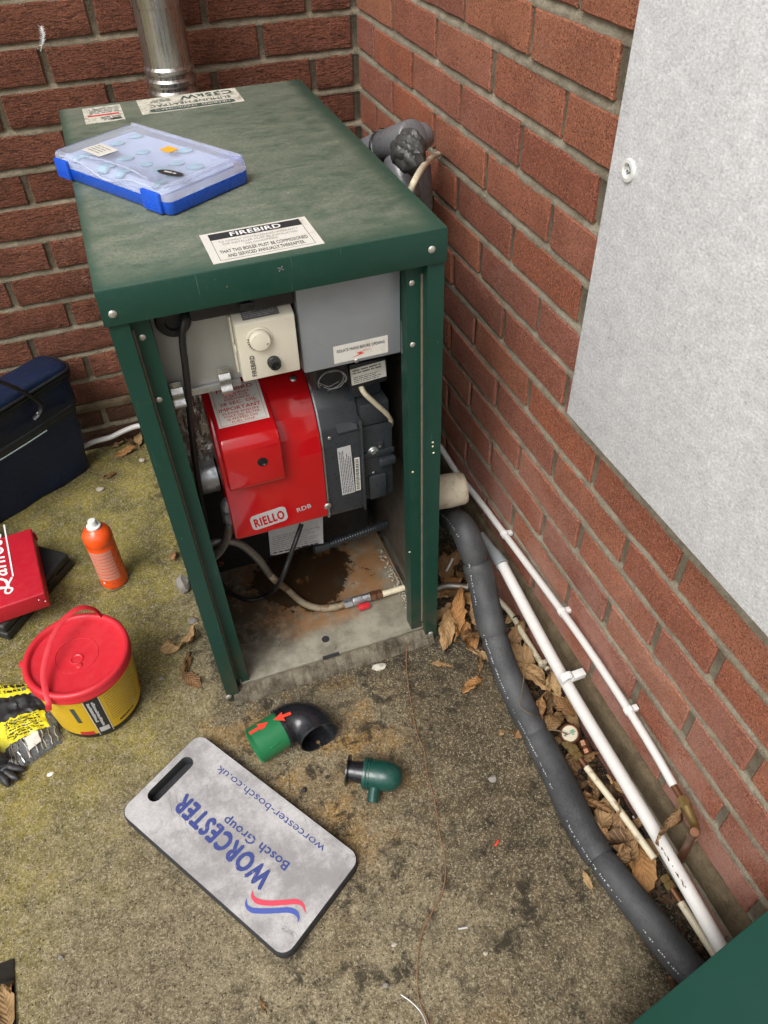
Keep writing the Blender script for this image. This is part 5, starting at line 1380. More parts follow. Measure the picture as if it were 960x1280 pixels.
swoosh('blue_stripe', [(0.1141, 0.1703), (0.1069, 0.1776), (0.0944, 0.1776), (0.0799, 0.1688), (0.063, 0.1557), (0.0465, 0.1422), (0.0348, 0.1374), (0.0254, 0.1395), (0.0203, 0.1456)], .0042)

# ------------------------------------------------------------------ pipes along the side wall
ip = thing('insulated_pipe', 'thick black foam-insulated pipe curving from the boiler along the wall', 'pipe', (-.10, -1.2, 0))
P = [V(p) for p in ((-0.1171, -0.8000, 0.2404), (-0.1109, -0.8450, 0.2480), (-0.1118, -0.9210, 0.2750), (-0.1018, -0.9824, 0.2000), (-0.1089, -1.0694, 0.1250), (-0.1069, -1.1811, 0.0600), (-0.1042, -1.3341, 0.0340), (-0.1118, -1.4763, 0.0310), (-0.0885, -1.6205, 0.0310), (-0.0679, -1.7164, 0.0310), (-0.0200, -1.8718, 0.0310))]
S = spline(P, 14); cuts = [0]
def cutat(px_target): return min(range(len(S)), key=lambda i: (S[i]-V(px_target)).length)
marks = [cutat(q) for q in ((-0.0968, -0.9498, 0.2200), (-0.1074, -1.0745, 0.1200), (-0.1104, -1.2679, 0.0450), (-0.1120, -1.5054, 0.0310))]
seg_ = [0]+sorted(marks)+[len(S)-1]
for i in range(len(seg_)-1):
    Q = S[seg_[i]:seg_[i+1]+1]; bm = nb(); n_ = len(Q)
    tube(bm, Q, lambda t: .0270+.0014*(i % 2)+.0009*(1-min(1, min(t, 1-t)*22))*-4.0+.0007*math.sin(t*9+i), 28, 1, upv=(-.7, 0, .7)); obj('foam_sleeve', bm, 'foam', ip, sharp=60)
# faint white print running along the sleeves
bm = nb(); rg = random.Random(17)
for i in range(6, len(S)-4):
    t = (S[i+1]-S[i]).normalized(); sd2 = V((t.y, -t.x, 0)).normalized(); sd2 = sd2 if sd2.x < 0 else -sd2; upn = sd2.cross(t); upn = upn if upn.z > 0 else -upn
    ang = R(32); nr = sd2*math.cos(ang)+upn*math.sin(ang); tan = -sd2*math.sin(ang)+upn*math.cos(ang)
    L0 = (S[i+1]-S[i]).length; a = 0
    while a < L0*.95:
        l = rg.uniform(.0012, .0042)
        if rg.random() < (.75 if math.sin(i*.33) > -.45 else .12):
            h_ = rg.uniform(.0014, .0032); c = S[i]+t*a+nr*.0288+tan*rg.uniform(-.0008, .0008)
            bm.faces.new([bm.verts.new(c+t*x_+tan*y_) for x_, y_ in ((0, -h_/2), (l*.6, -h_/2), (l*.6, h_/2), (0, h_/2))])
        a += l+.0012
obj('printed_marks', bm, 'paper_grey', ip, 'stuff')
bm = nb(); tube(bm, [(-0.0628, -1.1004, 0.1150), (-0.0827, -1.1594, 0.1000), (-0.1103, -1.2038, 0.0950), (-0.1241, -1.2247, 0.0920), (-0.1116, -1.2466, 0.0900), (-0.0861, -1.2443, 0.0600)], .0011, 6, 8)
tag(rebase(obj('bent_wire', bm, 'twig'), (-0.1132, -1.2027, 0.0950)), 'thin bent wire looped over the black insulated pipe', 'wire')
stb = thing('lagged_stub', 'cream-lagged pipe end poking out between the boiler and the wall', 'pipe', (-0.1300, -0.8902, 0.3617))
a_, b_ = V((-0.1592, -0.8600, 0.3413)), V((-0.1048, -0.8700, 0.3446)); L_ = (b_-a_).length
bm = nb(); lathe(bm, [(0, -.03), (.0335, -.03), (.0345, L_*.6), (.0325, L_+.006), (.029, L_+.0125), (.020, L_+.015), (0, L_+.0145)], axis(a_, b_-a_), 30); obj('lagging', bm, 'lag_cream', stb, sharp=60)

wp = thing('overflow_pipe', 'thick white plastic pipe running low along the side wall', 'pipe', (-.05, -1.3, .16))
P = [V(p) for p in ((-0.0450, -0.9696, 0.1978), (-0.0450, -1.2190, 0.1567), (-0.0450, -1.4405, 0.1429), (-0.0455, -1.5426, 0.1386), (-0.0500, -1.7070, 0.1310), (-0.0550, -1.8576, 0.1273))]
bm = nb(); tube(bm, P, .0112, 24, 6); obj('pipe', bm, 'white_pipe', wp)
bm = nb(); a_, b_ = V((-0.0450, -0.8871, 0.1887)), P[0]; lathe(bm, [(.009, -.02), (.0098, 0), (.0108, (b_-a_).length*.45), (.0136, (b_-a_).length*.62), (.0138, (b_-a_).length), (.0113, (b_-a_).length+.001)], axis(a_, b_-a_), 24); obj('reducer', bm, 'grey_panel', wp)
def clip(parent, p, d, r, w_, reach):
    """saddle clip: ring round the pipe and a foot back to the wall"""
    bm = nb(); d = V(d).normalized(); lathe(bm, [(r*1.02, -w_/2), (r*1.16, -w_/2), (r*1.16, w_/2), (r*1.02, w_/2)], axis(p, d), 24)
    q = V(p)+V((reach/2+r*.6, 0, 0)); m = frame(q, d, (0, 0, 1)); ob(bm, Matrix.Translation(q) @ V((0, 0, 0)).to_track_quat('Z', 'Y').to_matrix().to_4x4() if False else frame(q, d, V((1, 0, 0))), (w_*1.05, reach, r*1.25), .001)
    ob(bm, frame(V(p)+V((-.0, 0, r*1.12)), d, V((1, 0, 0))), (w_*.8, r*.9, r*.35), .0008)
    return obj('pipe_clip', bm, 'white', parent)
pc = V((-0.0450, -1.2425, 0.1684)); clip(wp, pc, P[2]-P[1], .0114, .014, .028)
bm = nb(); rg = random.Random(23)
for i in range(16):
    c = V((-0.0588, -1.6364, 0.1547)).lerp(V((-0.0588, -1.5660, 0.1566)), rg.random()); c += V((.0, rg.uniform(-.006, .006), rg.uniform(-.003, .003)))
    ob(bm, Matrix.Translation(c) @ Matrix.Rotation(rg.uniform(.2, .9), 4, 'X'), (.0008, rg.uniform(.002, .007), .0009))
obj('scuffs', bm, 'copper', wp)

tp = thing('oil_line', 'thin white sleeved pipe clipped along the side brick wall', 'pipe', (-.018, -1.1, .24))
P = [V(p) for p in ((-0.0300, -0.5558, 0.2241), (-0.0220, -0.6014, 0.2120), (-0.0180, -0.6820, 0.2033), (-0.0160, -0.7972, 0.2150), (-0.0160, -0.9168, 0.2260), (-0.0160, -1.1523, 0.2444), (-0.0160, -1.2696, 0.2477), (-0.0160, -1.3744, 0.2434), (-0.0170, -1.4515, 0.2380), (-0.0180, -1.5077, 0.2302))]
bm = nb(); tube(bm, P, .0069, 16, 8); obj('white_sleeve', bm, 'white_pipe', tp)
for q, dd in (((-0.0160, -0.9168, 0.2260), P[5]-P[4]), ((-0.0160, -1.1523, 0.2444), P[5]-P[4]), ((-0.0160, -1.3744, 0.2434), P[7]-P[6])): clip(tp, q, dd, .0073, .010, .012)
c0, c1, c2 = P[-1], V((-0.0200, -1.5390, 0.2309)), V((-0.0240, -1.5650, 0.2297))
bm = nb(); tube(bm, [c0, c1], .0052, 12, 1); obj('bare_copper', bm, 'copper', tp)
d_ = (c1-c0).normalized(); A = axis(c1, d_)
bm = nb(); lathe(bm, [(0, -.010), (.0095, -.010), (.0095, .004), (.0078, .005)], A, 6); obj('compression_nut', bm, 'brass', tp, sharp=20)
c3, c4_ = V((-0.0539, -1.5920, 0.2730)), V((0.0115, -1.5600, 0.0165))
bm = nb(); tube(bm, [c1+d_*.004, c2, V((-0.0300, -1.5782, 0.2321)), c3.lerp(c4_, .12)], .0076, 16, 8); obj('brass_elbow', bm, 'brass', tp)
bm = nb(); tube(bm, [c3, c4_, c4_+(c4_-c3)*.6], .0064, 12, 4); obj('copper_drop', bm, 'copper', tp)

# yellowed pipe on the ground between the big pipes, in three lengths with brass fittings
cl = thing('ground_pipe', 'yellowed thin pipe among the leaves behind the black insulated pipe', 'pipe', (-.03, -1.0, .05))
bm = nb(); tube(bm, [(-0.0786, -0.8898, 0.0700), (-0.0494, -0.9169, 0.0600), (-0.0284, -0.9481, 0.0500), (-0.0181, -0.9909, 0.0450), (-0.0191, -1.0527, 0.0450), (-0.0186, -1.1227, 0.0450)], .0060, 12, 8); obj('sleeve', bm, 'cream_pipe', cl)
bm = nb(); q = V((-0.0140, -1.0019, 0.0450)); lathe(bm, [(.0074, -.0015), (.0088, -.0015), (.0088, .0015), (.0074, .0015)], axis(q, V((-0.0191, -1.0527, 0.0450))-q), 14); obj('black_tie', bm, 'black', cl)
bm = nb(); q = V((-0.0188, -1.1297, 0.0460)); ob(bm, frame(q, V((-0.0186, -1.1227, 0.0450))-V((-0.0191, -1.0527, 0.0450)), (0, 0, 1)), (.009, .022, .018), .002); ob(bm, frame(q+V((.004, -.012, .002)), (0, 1, 0), (0, 0, 1)), (.006, .010, .010), .002); obj('pipe_clip', bm, 'cream_pipe', cl)
cv = thing('valve_pipe', 'short yellowed pipe joined to a brass valve with a green-marked dial', 'pipe', (-.04, -1.4, .05))
a_, b_ = V((-0.0532, -1.3607, 0.0500)), V((-0.0318, -1.5451, 0.0500))
bm = nb(); tube(bm, [a_, a_.lerp(b_, .5)+V((.001, 0, .001)), b_], .0062, 14, 5); obj('sleeve', bm, 'cream_pipe', cv)
bm = nb(); tube(bm, [a_-(b_-a_).normalized()*.022, a_], .0052, 10, 1); obj('bare_copper', bm, 'copper', cv)
d_ = (a_-b_).normalized()
bm = nb(); lathe(bm, [(0, .018), (.0095, .018), (.0095, .028), (.0075, .030), (.0110, .033), (.0110, .044), (.008, .046), (.0125, .050), (.0125, .060), (0, .060)], axis(a_, d_), 6); obj('brass_union', bm, 'brass', cv, sharp=20)
bm = nb(); q = a_+d_*.045+V((.028, -.002, -.010)); lathe(bm, [(0, -.014), (.010, -.014), (.010, -.006), (.007, -.004), (.0105, .0), (.0105, .010), (0, .011)], axis(q, d_+V((.2, .1, .3))), 8); obj('drain_cock', bm, 'copper', cv, sharp=20)
g_ = V((-0.0542, -1.2967, 0.0660)); gn = V((-.35, -.35, .9)).normalized()
bm = nb(); lathe(bm, [(0, -.036), (.010, -.036), (.015, -.030), (.0185, -.020), (.0195, -.008), (.0185, .000), (.0165, .0022), (.0145, .001), (0, .001)], axis(g_, gn), 32); ga = obj('filter_bowl', bm, 'copper', cv)
bm = nb(); lathe(bm, [(0, .0014), (.0143, .0014)], axis(g_, gn), 28); obj('dial_face', bm, 'lag_cream', ga)
m = axis(g_, gn) @ Matrix.Translation((0, 0, .0019)); bm = nb()
for pts_ in ([(-.002, .003), (.003, .0105), (.007, .009), (.005, .004), (.003, .001)], [(.004, -.001), (.009, .001), (.008, .004), (.005, .003)]): bm.faces.new([bm.verts.new(m @ V((*p, 0))) for p in pts_])
obj('green_mark', bm, 'green_bright', ga)
bm = nb(); ob(bm, m @ Matrix.Rotation(.7, 4, 'Z'), (.024, .0016, .0005)); ob(bm, m @ Matrix.Translation((-.006, -.004, 0)), (.003, .008, .0005)); obj('dial_pointer', bm, 'ink_soft', ga)
bm = nb(); tube(bm, [g_+V((-.035, .020, .004)), g_+V((-.02, .010, .007)), g_+V((-.006, -.002, .004))], .0014, 6, 5); obj('stalk', bm, 'twig', ga)
cw = thing('far_pipe', 'short yellowed pipe with a copper end beside the green panel', 'pipe', (-.03, -1.65, .04))
a_, b_ = V((-0.0289, -1.6181, 0.0420)), V((-0.0259, -1.7046, 0.0420))
bm = nb(); tube(bm, [a_, b_, b_+(b_-a_)*1.5], .0066, 14, 1); obj('sleeve', bm, 'cream_pipe', cw)
d_ = (a_-b_).normalized(); bm = nb(); tube(bm, [a_, a_+d_*.026], .0056, 12, 1); obj('bare_copper', bm, 'copper', cw)
bm = nb(); lathe(bm, [(0, .022), (.009, .022), (.009, .033), (.0065, .035), (.0085, .038), (.0085, .045), (0, .046)], axis(a_, d_), 6); obj('brass_nut', bm, 'brass', cw, sharp=20)
bp_ = thing('white_hose', 'white hose lying at the foot of the back wall between bag and boiler', 'hose', (-.75, -.03, .04))
bm = nb(); tube(bm, [(-0.9302, -0.0500, 0.0386), (-0.8645, -0.0350, 0.0412), (-0.8233, -0.0300, 0.0479), (-0.7794, -0.0250, 0.0469), (-0.7368, -0.0250, 0.0586), (-0.6999, -0.0300, 0.0672), (-0.6501, -0.0400, 0.0672)], .0074, 14, 8); obj('hose', bm, 'cream_pipe', bp_)
for o_ in [o for o in bp_.children]: o_.data.materials[0] = M['white_pipe']

# grey lagged pipes between the boiler and the wall, with the white lead
lp = thing('lagged_pipes', 'grey foam-lagged pipes bound with tape behind the boiler top', 'pipe', (-.12, -.5, .85))
def lagp(a, b, r, nm='lagging', mt='lag_grey'):
    a, b = V(a), V(b); L_ = (b-a).length; bm = nb(); lathe(bm, [(0, 0), (r*.9, 0), (r, .004), (r, L_-.004), (r*.9, L_), (r*.45, L_), (r*.45, L_-.01), (0, L_-.01)], axis(a, b-a), 28); return obj(nm, bm, mt, lp, sharp=60)
lagp((-0.1500, -0.3938, 0.8210), (-0.1150, -0.4992, 0.8808), .0310); lagp((-0.1150, -0.4948, 0.8795), (-0.0950, -0.5915, 0.9241), .0290); lagp((-0.1000, -0.5622, 0.8931), (-0.0500, -0.5329, 0.9059), .0235)
lagp((-0.1100, -0.5522, 0.8803), (-0.1100, -0.5994, 0.8206), .0270); lagp((-0.0700, -0.5411, 0.8584), (-0.0700, -0.5588, 0.7808), .0270)
bm = nb(); a_ = V((-0.1150, -0.4992, 0.8808)); lathe(bm, [(.0312, -.003), (.0320, -.002), (.0320, .002), (.0312, .003)], axis(a_, V((-0.0950, -0.5915, 0.9241))-a_), 28); obj('cable_tie', bm, 'black', lp)
bm = nb(); bmesh.ops.create_icosphere(bm, subdivisions=4, radius=1, matrix=Matrix.Identity(4))
tc = V((-0.1250, -0.6456, 0.9205))
for v in bm.verts:
    p = v.co.copy(); w_ = 1+.22*fbm(p.x*1.3, p.y*1.3+p.z, 1, 3)+.16*abs(math.sin(p.z*4.5+p.x*5+p.y*3))
    v.co = tc+V((p.x*.026, p.y*.031, p.z*.031))*w_
obj('tape_wrap', bm, 'tape', lp, sharp=30)
bm = nb(); tube(bm, [(-0.0040, -0.4907, 0.8498), (-0.0350, -0.5366, 0.8646), (-0.1150, -0.6884, 0.9113), (-0.1580, -0.7640, 0.9260), (-0.1720, -0.7760, 0.9141), (-0.1720, -0.7482, 0.8709)], .0052, 12, 8)
tag(rebase(obj('white_lead', bm, 'cream_pipe'), (-0.0450, -0.5152, 0.8417)), 'white cable dropping from the side wall behind the boiler lid', 'cable')

# ------------------------------------------------------------------ the removed door, leaning on its long side
dg = thing('boiler_door', 'dark green steel panel leaning on the wall at the bottom right corner', 'panel', (-.33, -1.76, 0))
T0, F0 = V((-.012, -1.7155, .352)), V((-.345, -1.7625, .004))
dx_ = (F0-T0).normalized(); dn = dx_.cross(V((0, -1, 0))).normalized(); dn = dn if dn.z > 0 else -dn; dy_ = dn.cross(dx_); dy_ = dy_ if dy_.y < 0 else -dy_
m = Matrix((dx_, dy_, dx_.cross(dy_))).transposed().to_4x4(); m.translation = T0; Ln = (F0-T0).length
sg_ = 1 if (m.to_3x3() @ V((0, 0, 1))).z > 0 else -1
bm = nb(); ob(bm, m @ Matrix.Translation((Ln/2, .42, -sg_*.002)), (Ln, .84, .004), .0018); obj('face', bm, 'door_green', dg)
bm = nb()
for c, s in (((Ln/2, .012, -sg_*.0135), (Ln-.01, .002, .018)), ((Ln/2, .828, -sg_*.0135), (Ln-.01, .002, .018)), ((.008, .42, -sg_*.0135), (.002, .80, .018)), ((Ln-.008, .42, -sg_*.0135), (.002, .80, .018))): ob(bm, m @ Matrix.Translation(c), s)
obj('folded_edge', bm, 'door_green', dg)

# ------------------------------------------------------------------ fallen leaves
def leaf_mesh(seed):
    rg = random.Random(seed); bm = nb(); nu, nv = 12, 8; uvl = bm.loops.layers.uv.new('UVMap')
    wd = rg.uniform(.30, .46); curl = rg.uniform(-2.6, 3.0); fold = rg.uniform(-.2, .9); tw = rg.uniform(-.9, .9); g = []; ph = rg.random()*9
    for i in range(nu+1):
        u = i/nu; w_ = wd*(math.sin(math.pi*u**.82)**.75)+.012; row = []
        for j in range(nv+1):
            v = j/nv*2-1; ser = 1+.13*math.sin(i*2.4+ph)*(abs(v) > .9)+.10*rg.uniform(-1, 1)*(abs(v) > .6)
            x = u-.5; y = v*w_*.5*ser
            z = fold*abs(y)*.9+.07*math.sin(u*7+v*2.2+ph)*abs(v)+.03*rg.uniform(-1, 1)*abs(v)+.16*noise.fractal(V((u*3.1+ph, v*1.7, seed)), 1, 2, 3)*(.35+abs(v))
            a = curl*(u-.5); r_ = 1/curl if abs(curl) > .15 else 0
            if r_: X_, Zc = (r_-z)*math.sin(a), r_-(r_-z)*math.cos(a)
            else: X_, Zc = x, z
            t_ = tw*(u-.5); row.append(bm.verts.new((X_, y*math.cos(t_)-Zc*math.sin(t_)*.5, Zc*math.cos(t_)+y*math.sin(t_))))
        g.append(row)
    for i in range(nu):
        for j in range(nv):
            fc = bm.faces.new((g[i][j], g[i+1][j], g[i+1][j+1], g[i][j+1])); fc.smooth = True
            for lp_, (a, b) in zip(fc.loops, ((i, j), (i+1, j), (i+1, j+1), (i, j+1))): lp_[uvl].uv = (a/nu, b/nv)
    tube(bm, [g[0][nv//2].co+V((-.20, .02, .0)), g[0][nv//2].co+V((-.08, -.01, -.02)), g[0][nv//2].co.copy()], .012, 5, 3)
    zm = min(v.co.z for v in bm.verts)
    for v in bm.verts: v.co.z -= zm
    me = bpy.data.meshes.new('dry_leaf'); bm.to_mesh(me); bm.free(); me.materials.append(M['leaf']); return me
leaves = [leaf_mesh(40+i) for i in range(12)]
def leaf(p, size, rot, label, group=None, k_=None, tilt=None, sc=(1, 1, .8)):
    o = bpy.data.objects.new('dry_leaf', leaves[(k_ if k_ is not None else random.randrange(12)) % 12]); COL.objects.link(o)
    o.location = V(p); o.rotation_euler = (tilt or (random.uniform(-.6, .6), random.uniform(-.6, .6), 0))[0:2]+(R(rot),)
    o.scale = V(sc)*size; return tag(o, label, 'leaf', group)
random.seed(3)
H1 = 'dry leaves heaped between the boiler and the insulated pipe'
for p, s, r_, lb_ in (
    ((-0.1196, -0.9296, 0.0300), 0.106, 60, 'pale brown leaf topmost in the heap by the right boiler post'),
    ((-0.1623, -0.9670, 0.0180), 0.106, 240, 'brown leaf in the heap with its tip on the bare concrete'),
    ((-0.1042, -1.0024, 0.0200), 0.103, 20, 'tan leaf of the heap touching the black insulated pipe'),
    ((-0.1248, -0.9701, 0.0040), 0.100, 100, 'brown leaf buried under the topmost leaf of the heap'),
    ((-0.1110, -1.0436, 0.0040), 0.062, 330, 'small leaf at the front right edge of the heap by the insulated pipe'),
    ((-0.0696, -0.8984, 0.0200), 0.088, 150, 'brown leaf behind the heap below the grey mottled hose'),
    ((-0.1147, -0.8663, 0.0120), 0.088, 10, 'leaf leaning on the right boiler post just above the heap'),
    ((-0.0896, -0.7895, 0.0120), 0.088, 80, 'leaf behind the boiler post under the white plastic peg'),
    ((-0.0611, -0.7754, 0.0200), 0.075, 200, 'small leaf at the back of the gap beside the white plastic peg'),
    ((-0.0511, -0.8372, 0.0100), 0.075, 300, 'small leaf behind the grey mottled hose near the insulated pipe'),
    ((-0.1440, -0.9120, 0.0060), 0.075, 190, 'leaf squeezed between boiler post and the topmost heap leaf'),
    ((-0.0710, -0.9451, 0.0120), 0.088, 260, 'leaf at the right rear of the heap beside the insulated pipe'),
    ((-0.1084, -0.8595, 0.0300), 0.075, 30, 'small leaf lying across the grey mottled hose end'),
    ):
    leaf(p, s, r_, lb_, H1)
H2 = 'dry leaves in the gap between the black pipe and the white pipe'
for p, s, r_, lb_ in (
    ((-0.0226, -1.0257, 0.0300), 0.075, 30, 'leaf left of the black tie on the yellowed ground pipe'),
    ((-0.0468, -1.0878, 0.0300), 0.088, 100, 'leaf under the far end of the yellowed ground pipe'),
    ((-0.0487, -1.1539, 0.0350), 0.094, 300, 'leaf just above the white clip of the thick white pipe'),
    ((-0.0267, -1.1860, 0.0400), 0.075, 250, 'leaf beside the white clip on the thick white pipe'),
    ((-0.0561, -1.2148, 0.0350), 0.094, 50, 'large leaf on the pile above the green-marked dial'),
    ((-0.0256, -1.2192, 0.0300), 0.081, 130, 'leaf between the white clip and the green-marked dial'),
    ((-0.0867, -1.2363, 0.0450), 0.088, 200, 'leaf against the insulated pipe level with the green-marked dial'),
    ((-0.0634, -1.2488, 0.0300), 0.075, 20, 'leaf touching the left rim of the green-marked dial'),
    ((-0.0107, -1.2338, 0.0200), 0.075, 280, 'leaf behind the green-marked dial near the white pipe'),
    ((0.0069, -1.2114, 0.0350), 0.062, 60, 'small leaf under the thick white pipe below its clip'),
    ((-0.0653, -1.2940, 0.0150), 0.075, 150, 'leaf beside the brass union, on the insulated pipe side'),
    ((-0.0745, -1.3347, 0.0150), 0.081, 220, 'leaf just below the brass union against the insulated pipe'),
    ((-0.0591, -1.3856, 0.0200), 0.075, 80, 'leaf left of the top end of the short yellowed pipe'),
    ((-0.0694, -1.4224, 0.0200), 0.081, 300, 'leaf against the insulated pipe by the middle of the short yellowed pipe'),
    ((-0.0593, -1.4427, 0.0150), 0.088, 40, 'leaf touching the middle of the short yellowed pipe'),
    ((-0.0844, -1.4635, 0.0200), 0.075, 110, 'leaf against the insulated pipe below the middle of the short yellowed pipe'),
    ((-0.0556, -1.4857, 0.0250), 0.094, 250, 'leaf right under the lower half of the short yellowed pipe'),
    ((-0.0826, -1.4972, 0.0200), 0.075, 170, 'leaf between insulated pipe and lower half of the short yellowed pipe'),
    ((-0.0443, -1.5026, 0.0200), 0.075, 60, 'leaf crossing below the lower half of the short yellowed pipe'),
    ((-0.0652, -1.5227, 0.0200), 0.069, 10, 'leaf just above the large orange-brown leaf with holes'),
    ((0.0189, -0.9622, 0.0200), 0.075, 210, 'leaf beside the upper bend of the yellowed ground pipe'),
    ((0.0112, -0.9220, 0.0200), 0.069, 120, 'small leaf behind the insulated pipe at the top of the ground pipe'),
    ((-0.0316, -1.3218, 0.0100), 0.062, 340, 'tiny leaf tucked below the brass union'),
    ((-0.0164, -1.4791, 0.0150), 0.069, 190, 'leaf lying by the small white plastic hook'),
    ((-0.0011, -1.0409, 0.0100), 0.075, 290, 'leaf beneath the black tie of the ground pipe'),
    ((-0.0915, -1.4010, 0.0100), 0.069, 15, 'small leaf against the insulated pipe above the middle of the short yellowed pipe'),
    ((-0.0080, -1.5178, 0.0100), 0.062, 130, 'tiny leaf under the white pipe near the copper drop'),
    ):
    leaf(p, s, r_, lb_, H2)
leaf((-0.0199, -1.4110, 0.0400), .055, 120, 'curled tan leaf resting against the thick white pipe', None, 3)
leaf((-0.0448, -1.5456, 0.0120), .085, 250, 'large orange-brown leaf with holes below the end of the yellowed pipe', None, 8, (.1, .1), (1, 1.25, .4))
leaf((-0.0300, -1.5478, 0.1727), .075, 205, 'dark curled leaf caught between the white pipe and the copper drop', None, 5, (.9, .4))
leaf((-0.1985, -1.0306, 0.0020), .048, 330, 'flat orange-tan leaf on the bare concrete in front of the heap', None, 1, (.05, .1), (1, .8, .5))
leaf((-0.1636, -1.1048, 0.0040), .058, 200, 'pale tan twisted leaf on the concrete left of the insulated pipe', None, 6, (.2, -.2))
leaf((-0.1325, -1.0653, 0.0060), .055, 65, 'long curled brown leaf touching the insulated pipe', None, 10, (.3, .3), (1, .6, 1))
leaf((-0.1515, -1.2185, 0.0020), .026, 40, 'small tan leaf scrap left of the insulated pipe', None, 2)
leaf((-0.1331, -1.2274, 0.0020), .018, 140, 'tiny orange leaf scrap right beside the insulated pipe', None, 4)
leaf((-0.1405, -1.5244, 0.0060), .032, 90, 'thin curled leaf tucked against the near side of the insulated pipe', None, 7)
leaf((-0.7031, -0.7824, 0.0030), 0.081, 190, 'crumpled tan leaf by the left boiler post, uppermost of three', None, 0, (.3, .2), (1, 1, 1.2))
leaf((-0.7129, -0.8304, 0.0030), 0.062, 70, 'folded tan leaf by the left boiler post, middle of three', None, 9, (.6, .2), (1, .8, 1))
leaf((-0.7059, -0.8770, 0.0010), 0.060, 300, 'rounded orange leaf by the left boiler post, lowest of three', None, 11, (.1, .1), (1, 1.35, .5))
leaf((-0.6860, -0.5080, 0.0030), .05, 80, 'brown leaf half hidden behind the left boiler post', None, 2)
leaf((-0.8047, -0.1414, 0.0030), .038, 30, 'small brown curled leaf on the moss between bag and boiler', None, 5, (.2, .2), (1, .8, 1))
for p, s, r_, lb_ in (((-0.7624, -0.0112, 0.0040), .05, 20, 'brown leaf under the white hose nearest to the navy bag'), ((-0.7276, -0.0211, 0.0040), .06, 160, 'brown leaf under the white hose next to the boiler'), ((-0.7052, -0.0092, 0.0060), .06, 80, 'brown leaf against the left boiler post beneath the white hose'), ((-0.7496, -0.0520, 0.0020), .06, 5, 'brown leaf farthest from the back wall below the white hose')):
    leaf(p, s, r_, lb_, 'leaves at the foot of the back wall')
leaf((-0.7073, -1.5129, 0.0010), .030, 100, 'small pinkish leaf scrap at the bottom edge of the concrete', None, 3, (.1, .2), (1, .6, .7))
leaf((-1.105, -1.352, -.055), .08, 100, 'large brown leaf lying in the sunken gully at the bottom left', None, 4, (.1, .1), (1, 1.2, .4))
for p, r_, lb_ in (((-1.10, -1.325, -.066), 30, 'dark leaf in the upper corner of the sunken gully'), ((-1.085, -1.40, -.066), 200, 'dark leaf against the right edge of the sunken gully'), ((-1.12, -1.39, -.066), 300, 'dark leaf under the large brown leaf in the sunken gully'), ((-1.09, -1.44, -.066), 120, 'dark leaf lowest in the sunken gully')):
    leaf(p, .06, r_, lb_, 'leaves in the gully')
# leaf litter that cannot be told apart, in the soil channel
bm = nb(); rg = random.Random(77)
for i in range(1300):
    if i < 1100:
        y = rg.uniform(-1.72, -.70); x = rg.uniform(-.105, -.004)
    else:
        y = rg.uniform(-.97, -.55); x = rg.uniform(-.178, -.06)
    s = rg.uniform(.003, .013); a = rg.random()*6.3; c = V((x, y, ground_z(x, y)+rg.uniform(.001, .012)))
    t1 = V((math.cos(a), math.sin(a), rg.uniform(-.5, .5)))*s; t2 = V((-math.sin(a), math.cos(a), rg.uniform(-.6, .6)))*s*rg.uniform(.35, .8)
    vs = [bm.verts.new(c+p) for p in (-t1, -t2*.9, t1, t2)]; md = bm.verts.new(c+V((0, 0, s*rg.uniform(-.4, .4))))
    for k_ in range(4): bm.faces.new((vs[k_], vs[(k_+1) % 4], md))
k = NB('crumbled leaf litter')
M['litter'] = k.out(k.cramp(k.noise(55, 2), [(.3, (.022, .013, .007)), (.5, (.075, .042, .018)), (.68, (.15, .085, .035))]), .85)
obj('leaf_litter', bm, 'litter', None, 'stuff', sharp=10)

# ------------------------------------------------------------------ stones, scraps and strands
def stone(p, s, label, m='stone', seed=1, sc=(1, .8, .6), name='stone'):
    bm = nb(); bmesh.ops.create_icosphere(bm, subdivisions=2, radius=1)
    for v in bm.verts:
        n_ = 1+.28*fbm(v.co.x*1.2+seed, v.co.y*1.2, 1, seed)
        v.co = V((v.co.x*sc[0], v.co.y*sc[1], max(v.co.z, -.6)*sc[2]))*n_*s
    o = obj(name, bm, m, None, sharp=25); o.location = V(p)+V((0, 0, s*sc[2]*.4)); return tag(o, label, 'stone')
stone((-0.6812, -0.6094, 0.0040), .022, 'grey stone wedged against the left boiler post', 'stone', 2, (.7, 1.2, .8))
stone((-0.6783, -0.7203, 0.0020), .011, 'small dark lump of mortar by the left boiler post', 'stone', 5)
stone((-0.7127, -0.1041, 0.0020), .0085, 'small white stone on the moss near the back wall', 'pale_stone', 8)
stone((-0.8335, -0.1846, 0.0020), .0095, 'flat buff pebble on the moss beside the navy bag', 'pale_stone', 3, (1.2, .9, .5))
stone((-0.2103, -1.3004, 0.0020), .0078, 'grey pebble on the concrete right of the domed fitting', 'stone', 6, (1.1, .9, .6))
stone((-0.3256, -0.9857, 0.0010), .013, 'flat pale smear of mortar on the concrete before the boiler sill', 'paper_worn', 15, (1.2, .7, .18), 'mortar_smear')
stone((-0.5515, -1.1955, 0.0020), .006, 'small dark pebble between kneeling pad and domed fitting', 'black_soot', 4)
stone((-0.7671, -0.8480, 0.0020), .0055, 'small grey pebble left of the orange leaf', 'stone', 9)
stone((-1.0010, -1.3310, 0.0020), .0045, 'bluish grey pebble on the concrete near the gully', 'stone', 12)
stone((-0.5188, -1.5527, 0.0020), .0055, 'grey chip near the bottom of the long root', 'stone', 13)
stone((-1.0014, -0.9908, 0.0010), .0055, 'white crumb on the concrete below the packet', 'white', 14, (1.2, .8, .4), 'crumb')
stone((-0.3514, -1.5660, 0.0010), .0042, 'cream chip at the lower right of the concrete', 'pale_stone', 16)
